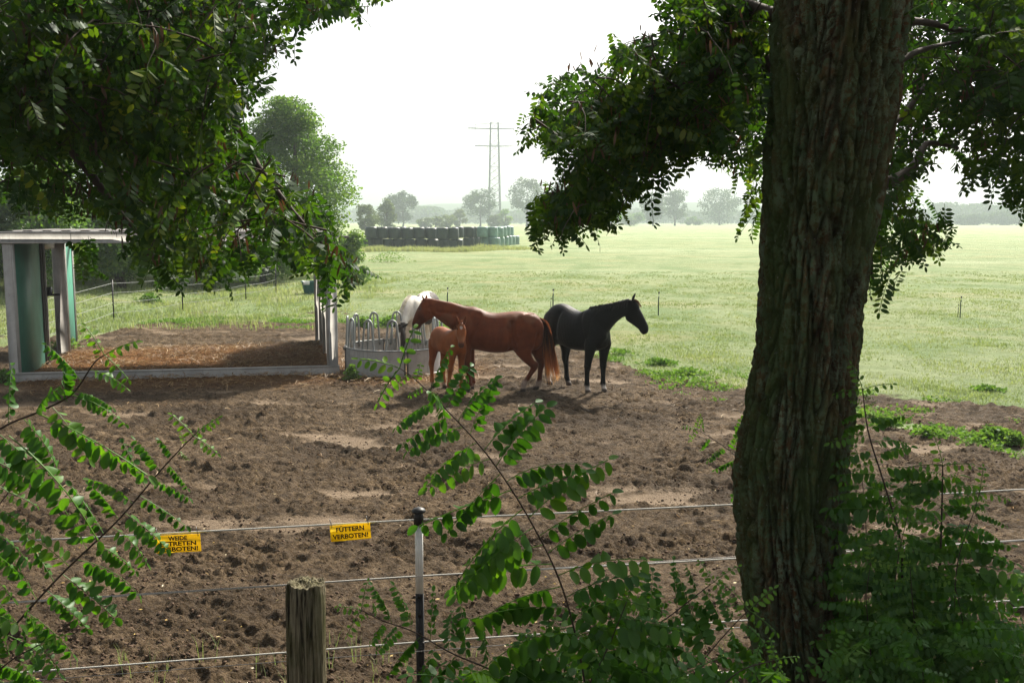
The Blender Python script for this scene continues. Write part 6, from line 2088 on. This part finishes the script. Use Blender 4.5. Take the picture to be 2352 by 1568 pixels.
def bark_mat():
    t = NT('locust_bark')
    v = t.coord()
    n = t.noise(t.coord((1, 1, 0.28)), 15.0, 8, 0.68, 0.4)
    n2 = t.noise(v, 60.0, 5, 0.7)
    fu = t.attr('furrow').outputs['Fac']
    c = t.ramp(n, [(0.30, (0.034, 0.021, 0.010)), (0.52, (0.110, 0.069, 0.034)), (0.72, (0.205, 0.137, 0.074))])
    st = t.noise(t.coord((10, 10, 0.5)), 1.6, 4, 0.6)
    c = t.mix(t.ramp(st, [(0.60, (0, 0, 0)), (0.68, (0.55, 0.55, 0.55))]), c, (0.15, 0.070, 0.026))
    c = t.mix(fu, c, (0.016, 0.012, 0.009))
    # lichen and algae: patches, mostly on raised bark
    l1 = t.noise(t.coord((1.5, 1.5, 0.55)), 2.4, 4, 0.6); l2 = t.noise(v, 26.0, 6, 0.75); l3 = t.noise(v, 7.0, 4, 0.6)
    lm = t.math('MULTIPLY', t.ramp(l1, [(0.34, (0, 0, 0)), (0.50, (1, 1, 1))]), t.ramp(l2, [(0.44, (0, 0, 0)), (0.54, (1, 1, 1))]))
    lm = t.math('MULTIPLY', lm, t.math('SUBTRACT', 1.0, fu, True))
    c = t.mix(t.math('MULTIPLY', lm, 0.95), c, t.ramp(l3, [(0.4, (0.095, 0.155, 0.085)), (0.6, (0.19, 0.25, 0.16))]))
    g1 = t.noise(t.coord((1.2, 1.2, 0.35)), 3.4, 3, 0.5)
    c = t.mix(t.ramp(g1, [(0.42, (0, 0, 0)), (0.62, (0.75, 0.75, 0.75))]), c, (0.052, 0.085, 0.022))
    sp = t.ramp(t.noise(v, 48.0, 3, 0.6), [(0.66, (0, 0, 0)), (0.72, (0.6, 0.6, 0.6))])
    c = t.mix(sp, c, (0.27, 0.27, 0.24))
    t.base(c, 0.92, 0.12)
    t.bump(t.math('ADD', t.math('MULTIPLY', n, 0.9), t.math('MULTIPLY', n2, 0.6)), 1.0, 0.03)
    return t.m


M_BARK = bark_mat()
me = np_mesh('trunk', VX, [grid_quads(nz, nth, True)], M_BARK, True, {'furrow': np.clip(np.maximum(fur * 0.85, crk * .6), 0, 1).ravel()})
link('trunk', me, rtree)
for pl, r0 in (([(2060, 48, 4.9), (2130, 52, 5.2), (2210, 70, 5.5), (2290, 60, 5.8), (2420, 30, 6.2)], .022), ([(2050, 150, 4.9), (2110, 118, 5.2), (2180, 100, 5.6), (2260, 85, 6.0)], .02), ([(2020, 300, 4.9), (2080, 260, 5.2), (2140, 190, 5.5), (2260, 210, 5.9), (2400, 160, 6.3)], .02),
               ([(2000, 425, 4.85), (2050, 415, 5.0), (2100, 380, 5.2), (2130, 330, 5.5), (2200, 340, 5.8)], .036), ([(1990, 560, 4.8), (2000, 590, 5.0), (2005, 640, 5.1), (2025, 670, 5.2)], .014), ([(1790, 160, 5.0), (1700, 130, 5.4), (1600, 200, 5.8), (1480, 260, 6.0), (1330, 290, 6.2), (1230, 280, 6.2)], .045),
               ([(1790, 40, 5.0), (1680, 0, 5.4), (1560, -20, 5.8)], .04), ([(1600, 200, 5.8), (1500, 330, 5.8), (1420, 420, 5.7), (1330, 500, 5.6)], .02)):
    MB().tube(spline([at_y(*q) - TB for q in pl], 16), np.linspace(r0, r0 * .25, 16), 9).build('bough', M_TWIG, rtree, True)
polyR1 = [(1475, -120), (1500, 15), (1560, 45), (1500, 75), (1405, 105), (1385, 138), (1290, 165), (1215, 195), (1240, 230), (1190, 290), (1165, 345), (1200, 368), (1280, 360), (1292, 400), (1240, 450), (1212, 500), (1225, 545), (1300, 572), (1330, 520), (1400, 565), (1445, 480), (1500, 460), (1505, 415), (1570, 385), (1620, 335), (1650, 400), (1705, 415), (1690, 540), (1725, 575), (1750, 520), (1775, 300), (1830, -120)]
polyR1b = [(1330, 230), (1560, 190), (1770, 160), (1770, 300), (1600, 300), (1500, 380), (1400, 400), (1290, 330)]
polyR1c = [(1560, -100), (1790, -100), (1770, 280), (1640, 260), (1560, 150)]
polyR2 = [(2040, -120), (2500, -120), (2500, 530), (2352, 515), (2335, 540), (2290, 470), (2275, 400), (2205, 430), (2190, 350), (2250, 300), (2150, 330), (2090, 420), (2130, 480), (2190, 500), (2180, 570), (2110, 605), (2035, 600), (2055, 680), (2005, 720), (1985, 640), (2000, 500), (2030, 300)]
polyR2b = [(2200, -80), (2480, -80), (2480, 300), (2330, 300), (2240, 200)]
polyR1d = [(1230, 440), (1330, 420), (1440, 450), (1420, 540), (1330, 510), (1300, 568), (1215, 530)]
Ms, tw, pods = canopy(rtree, TB, [polyR1, polyR1b, polyR1c, polyR2, polyR2b, polyR1d], [260, 100, 110, 290, 100, 36], (4.9, 8.0), 41, None, podn=180)
off = shade_leaves(2200, 0.5, 7.5, -3.5, 2.6, 4.4, 7.4, 52)
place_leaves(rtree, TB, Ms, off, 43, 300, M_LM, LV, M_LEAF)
tw.build('twigs', M_TWIG, rtree)['kind'] = 'stuff'
place_pods(rtree, TB, pods, 45)

# ================================================================== SAPLINGS in the foreground: every compound leaf is a part
def sapling(label, stem, seed, gap=0.085, lsc=1.0, r0=0.0034, skip=0.0, tipy=True, side_dep=0.25, start=0.0, updir=None, droop=0.25, ends=None, extra=()):
    rng = np.random.RandomState(seed)
    W = spline([at_y(*q) for q in stem], 40)
    g = W[0].copy(); gz = float(macro(g[0], g[1]))
    base = np.array([g[0], g[1], gz])
    root = thing('locust_sapling', label, 'sapling', tuple(base), 0, 'young locust saplings in the foreground')
    full = np.vstack([[g[0] + .02, g[1], gz - .08], [g[0] + .01, g[1], (gz + g[2]) / 2], W]) if g[2] > gz + .1 else W
    MB().tube(full - base, np.linspace(r0, r0 * .35, len(full)), 7).build('stem', M_TWIG, root, True)
    seg = np.linalg.norm(np.diff(W, axis=0), axis=1); cum = np.concatenate([[0], np.cumsum(seg)]); tot = cum[-1]
    gap *= 0.60; lsc *= 0.86; s = tot * start; k = 0; nleaf = 0
    while s < tot * 0.985:
        i = min(38, np.searchsorted(cum, s) - 1 if s > 0 else 0); i = max(0, i)
        p = W[i] + (W[i + 1] - W[i]) * ((s - cum[i]) / (seg[i] + 1e-9)); td = W[i + 1] - W[i]; td /= np.linalg.norm(td)
        view = p - np.array([0, 0, CAM_Z]); view /= np.linalg.norm(view)
        sv = np.cross(td, view); sv /= np.linalg.norm(sv)
        sg = 1 if k % 2 else -1
        t = s / tot
        ld = sv * sg * 0.85 + td * (0.30 + 0.25 * t) + view * rng.normal() * side_dep + np.array([0, 0, -droop + rng.normal() * .22])
        sc = lsc * (0.82 + 0.3 * rng.rand()) * (1.0 - 0.60 * max(0, t - .55) / .45) * 1.08
        up = np.array([0, 0, 1.0]) - view * 0.55 + rng.normal(size=3) * 0.22
        if rng.rand() > skip:
            M = frame(ld, up, sc, p - base)
            me = M_LF[rng.randint(len(M_LF))] if t < .93 else M_LS[rng.randint(len(M_LS))]
            o = bpy.data.objects.new('leaf', me); o.parent = root; o.matrix_local = m44(M); COL.objects.link(o); nleaf += 1
        s += gap * (0.8 + .4 * rng.rand()) * (1 - 0.45 * t); k += 1
    for dv in ((1, .2), (-.8, .3), (.1, 1.0)):      # young leaves at the tip
        td = W[-1] - W[-3]; td /= np.linalg.norm(td); view = W[-1] - np.array([0, 0, CAM_Z]); sv = np.cross(td, view); sv /= np.linalg.norm(sv)
        M = frame(sv * dv[0] + td * dv[1] + [0, 0, -.1], np.array([0, -.5, 1.0]), lsc * 1.1, W[-1] - base)
        o = bpy.data.objects.new('leaf', M_LS[rng.randint(len(M_LS))]); o.parent = root; o.matrix_local = m44(M); COL.objects.link(o)
    for q0, q1, sc in extra:
        a, b = at_y(*q0), at_y(*q1); view = a - np.array([0, 0, CAM_Z]); view /= np.linalg.norm(view)
        M = frame(b - a, np.array([0, 0, 1.0]) - view * .6, np.linalg.norm(b - a) / .25 * sc, a - base)
        o = bpy.data.objects.new('leaf', M_LX[rng.randint(len(M_LX))]); o.parent = root; o.matrix_local = m44(M); COL.objects.link(o)
    return root


# centre
sapling('tall locust sapling in the middle, its tip in front of the feeder', [(1350, 1640, 2.75), (1335, 1520, 2.75), (1290, 1345, 2.72), (1215, 1190, 2.68), (1120, 1045, 2.62), (1015, 930, 2.6), (950, 868, 2.6), (918, 845, 2.6)], 401, gap=.068, lsc=1.12,
        extra=[((1022, 962, 2.6), (1012, 872, 2.5), 1.25)])
sapling('low locust shoot reaching left past the foot of the black and white post', [(1260, 1640, 2.9), (1150, 1550, 2.9), (1040, 1500, 2.9), (950, 1450, 2.9), (880, 1425, 2.9), (830, 1400, 2.9)], 402, gap=.075, lsc=.8, droop=.3)
sapling('leafy locust shoot at the bottom pointing up toward the trunk', [(1330, 1700, 3.1), (1450, 1475, 3.1), (1530, 1420, 3.1), (1605, 1362, 3.1), (1640, 1335, 3.1)], 403, gap=.06, lsc=.85)
sapling('bushy locust shoot at the bottom between the middle sapling and trunk', [(1500, 1720, 2.9), (1480, 1600, 2.9), (1470, 1500, 2.9), (1440, 1420, 2.9), (1420, 1370, 2.9)], 404, gap=.05, lsc=.9, droop=.35)
sapling('small bright locust shoot in front of the foot of the trunk', [(1560, 1720, 2.6), (1640, 1600, 2.6), (1700, 1540, 2.6), (1780, 1515, 2.6)], 405, gap=.06, lsc=.62)
sapling('locust shoot at the very bottom left of the middle sapling', [(1120, 1740, 2.8), (1180, 1640, 2.8), (1230, 1540, 2.8), (1250, 1470, 2.8)], 406, gap=.05, lsc=.8, droop=.4)
sapling('leafy locust shoot spreading toward the foot of the trunk from the bottom', [(1480, 1720, 3.0), (1560, 1600, 3.0), (1620, 1510, 3.0), (1680, 1440, 3.0), (1720, 1400, 3.0)], 408, gap=.05, lsc=1.05, droop=.35)
sapling('full leafy locust shoot low in the middle beside the tall sapling', [(1290, 1740, 2.7), (1340, 1600, 2.7), (1390, 1500, 2.7), (1420, 1430, 2.7), (1440, 1380, 2.7)], 409, gap=.048, lsc=1.0, droop=.35)
# left
sapling('long leaning locust sapling at lower left crossing the ropes', [(-110, 1640, 2.4), (-10, 1490, 2.4), (130, 1330, 2.4), (270, 1195, 2.4), (360, 1090, 2.4), (415, 1030, 2.4), (445, 1000, 2.4)], 411, gap=.07, lsc=.72, droop=.3)
sapling('locust shoot at the left edge bending in front of the shelter sill', [(-260, 1240, 2.2), (-120, 1080, 2.2), (0, 985, 2.2), (90, 945, 2.2), (165, 905, 2.2), (215, 835, 2.2), (240, 815, 2.2)], 412, gap=.085, lsc=.74, droop=.28,
        extra=[((90, 950, 2.2), (330, 1050, 2.15), 1.0), ((20, 1000, 2.2), (250, 1170, 2.15), 1.0), ((160, 905, 2.2), (320, 940, 2.2), .8)])
sapling('dense locust shoot low at the left edge under the leaning sapling', [(-200, 1500, 2.1), (-110, 1330, 2.1), (-40, 1210, 2.1), (20, 1130, 2.1)], 413, gap=.06, lsc=.70, droop=.4)
sapling('drooping locust shoot in the bottom left corner', [(-180, 1760, 2.3), (-60, 1600, 2.3), (20, 1520, 2.3), (90, 1480, 2.3)], 414, gap=.05, lsc=.7, droop=.4)
# right of the trunk
sapling('slender locust sapling right beside the big trunk', [(2085, 1560, 4.5), (2073, 1376, 4.5), (2069, 1247, 4.5), (2032, 1114, 4.5), (1995, 994, 4.5), (1981, 893, 4.5)], 421, gap=.075, lsc=1.2, r0=.007, droop=.3)
sapling('locust sapling right of the slender one with arching leaves', [(2150, 1560, 4.4), (2155, 1400, 4.4), (2161, 1252, 4.4), (2165, 1100, 4.4), (2165, 1068, 4.4)], 422, gap=.075, lsc=1.3, r0=.007, droop=.25)
sapling('dense locust sapling close to the right side of the trunk foot', [(1990, 1640, 4.3), (2000, 1500, 4.3), (1990, 1380, 4.3), (2000, 1290, 4.3)], 423, gap=.06, lsc=1.0, droop=.35)
sapling('dense dark locust sapling in the lower right thicket', [(2110, 1680, 4.2), (2120, 1540, 4.2), (2100, 1420, 4.2), (2090, 1300, 4.2)], 424, gap=.055, lsc=1.0, droop=.4)
sapling('locust sapling at the right flank of the lower right thicket', [(2230, 1700, 4.2), (2230, 1560, 4.2), (2210, 1420, 4.2), (2190, 1330, 4.2)], 425, gap=.06, lsc=1.0, droop=.4)
sapling('leafy sapling filling the gap just right of the trunk at rope height', [(1960, 1600, 4.6), (1985, 1400, 4.6), (1990, 1250, 4.6), (1985, 1150, 4.6), (1975, 1060, 4.6)], 431, gap=.06, lsc=1.0, droop=.35)
sapling('leafy sapling in the middle of the lower right thicket', [(2060, 1640, 4.35), (2050, 1450, 4.35), (2060, 1300, 4.35), (2085, 1180, 4.35)], 432, gap=.055, lsc=1.15, droop=.4)
sapling('leafy sapling bending right over the lower right thicket', [(2170, 1640, 4.3), (2190, 1430, 4.3), (2200, 1290, 4.3), (2235, 1180, 4.3), (2250, 1130, 4.3)], 433, gap=.06, lsc=1.1, droop=.4)
sapling('short dense sapling low in the right thicket behind the others', [(2040, 1660, 4.7), (2045, 1520, 4.7), (2030, 1420, 4.7), (2030, 1340, 4.7)], 434, gap=.05, lsc=1.15, droop=.4)
sapling('locust shoot showing left of the trunk at rope height', [(1790, 1120, 5.1), (1730, 1085, 5.1), (1670, 1030, 5.1), (1600, 985, 5.1)], 426, gap=.10, lsc=.7, droop=.2, skip=.2)
sapling('low locust shoot at the right bottom edge', [(2420, 1720, 3.9), (2360, 1600, 3.9), (2330, 1520, 3.9), (2330, 1480, 3.9)], 427, gap=.06, lsc=.85, droop=.4)

# undergrowth on the bank at the lower right and at the foot of the trunk
rng = np.random.RandomState(77); F = []
while len(F) < 620:
    u, v, Y = rng.uniform(1930, 2420), rng.uniform(1330, 1900), rng.uniform(3.7, 5.0)
    p = at_y(u, v, Y); gz = float(macro(p[0], p[1]))
    if p[2] < gz - .02 or p[2] > gz + 0.95: continue
    F.append(frame(rng.normal(size=3) * [1, .7, .4], np.array([0, -.4, 1.0]) + rng.normal(size=3) * .3, rng.uniform(.6, 1.0), p))
while len(F) < 760:
    u, v, Y = rng.uniform(900, 1800), rng.uniform(1520, 2000), rng.uniform(2.3, 3.2)
    p = at_y(u, v, Y); gz = float(macro(p[0], p[1]))
    if p[2] < gz - .02: continue
    F.append(frame(rng.normal(size=3) * [1, .7, .4], np.array([0, -.4, 1.0]) + rng.normal(size=3) * .3, rng.uniform(.6, 1.0), p))
V = []; P4 = []; P3 = []; T = []; n = 0
pk = rng.randint(len(LV), size=len(F))
for g in range(len(LV)):
    A = np.array([F[i] for i in np.nonzero(pk == g)[0]]); W, pl = stack(LV[g][0], LV[g][1], A)
    V.append(W); P4.append(pl[0] + n); P3.append(pl[1] + n); n += len(W); T.append(np.repeat(rng.beta(2, 3, len(A)), len(LV[g][0])))
tag(link('undergrowth', np_mesh('undergrowth', np.concatenate(V), [np.concatenate(P4), np.concatenate(P3)], M_LEAF_S, False, {'tint': np.concatenate(T)})), kind='stuff')

# clods, stones and fallen leaves on the earth
rng = np.random.RandomState(88)
N = 30000
d = 6.3 * (24 / 6.3) ** rng.rand(N); x = d * rng.uniform(-.62, .62, N)
k = (grass_mask(x, d) < .4) & (straw_mask(x, d) < .5) & (fbm2(x / .8, d / .6, 3, 91) > -.05)
x, d = x[k], d[k]
ii = np.searchsorted(_deps, d).clip(1, len(_deps) - 1); jj = np.searchsorted(_us, x / d).clip(1, len(_us) - 1)
z = GZ[ii, jj]
octv = np.array([[1, 0, 0], [-1, 0, 0], [0, 1, 0], [0, -1, 0], [0, 0, 1], [0, 0, -1]], float) + rng.normal(size=(6, 3)) * .15
octf = np.array([[0, 2, 4], [2, 1, 4], [1, 3, 4], [3, 0, 4], [2, 0, 5], [1, 2, 5], [3, 1, 5], [0, 3, 5]])
s = 0.007 + 0.016 * rng.rand(len(x)) ** 2.2
a = rng.rand(len(x)) * 6.28
M = np.zeros((len(x), 3, 4)); M[:, 0, 0] = np.cos(a) * s * 1.3; M[:, 0, 1] = -np.sin(a) * s; M[:, 1, 0] = np.sin(a) * s * 1.3; M[:, 1, 1] = np.cos(a) * s; M[:, 2, 2] = s * .8; M[:, :, 3] = np.stack([x, d, z + s * .2], 1)
V, pl = stack(octv, [octf], M)
M_CLOD = simple('clod_earth', (0.10, 0.068, 0.048), 0.95, 0.08, 0, 0.5, 3.0)
tag(link('clods', np_mesh('clods', V, pl, M_CLOD, False)), kind='stuff')
N = 420
d = 6.3 * (13 / 6.3) ** rng.rand(N); x = d * rng.uniform(-.6, .6, N)
ii = np.searchsorted(_deps, d).clip(1, len(_deps) - 1); jj = np.searchsorted(_us, x / d).clip(1, len(_us) - 1)
C = np.stack([x, d, GZ[ii, jj] + .012], 1)
V, Q = cards(C, 0.034, rng)
V = V.reshape(-1, 4, 3); V[:, :, 2] = C[:, None, 2] + (V[:, :, 2] - C[:, None, 2]) * .35; V = V.reshape(-1, 3)
M_FALL = leaf_mat('fallen_leaf', [(0.0, (0.22, 0.12, 0.03)), (0.5, (0.40, 0.27, 0.06)), (1.0, (0.50, 0.46, 0.36))], 0.2, 0.05, .5, (1, 1, .8))
tag(link('fallen_leaves', np_mesh('fallen_leaves', V, [Q], M_FALL, False, {'tint': np.repeat(rng.rand(N), 4)})), kind='stuff')
N = 160
d = rng.uniform(5.7, 7.2, N); x = d * rng.uniform(-.55, .6, N)
blades('grass_wisps', x, d, 0.10 + .14 * rng.rand(N), np.full(N, .0022), rng, np.full(N, .55), nb=3, spread=.02)
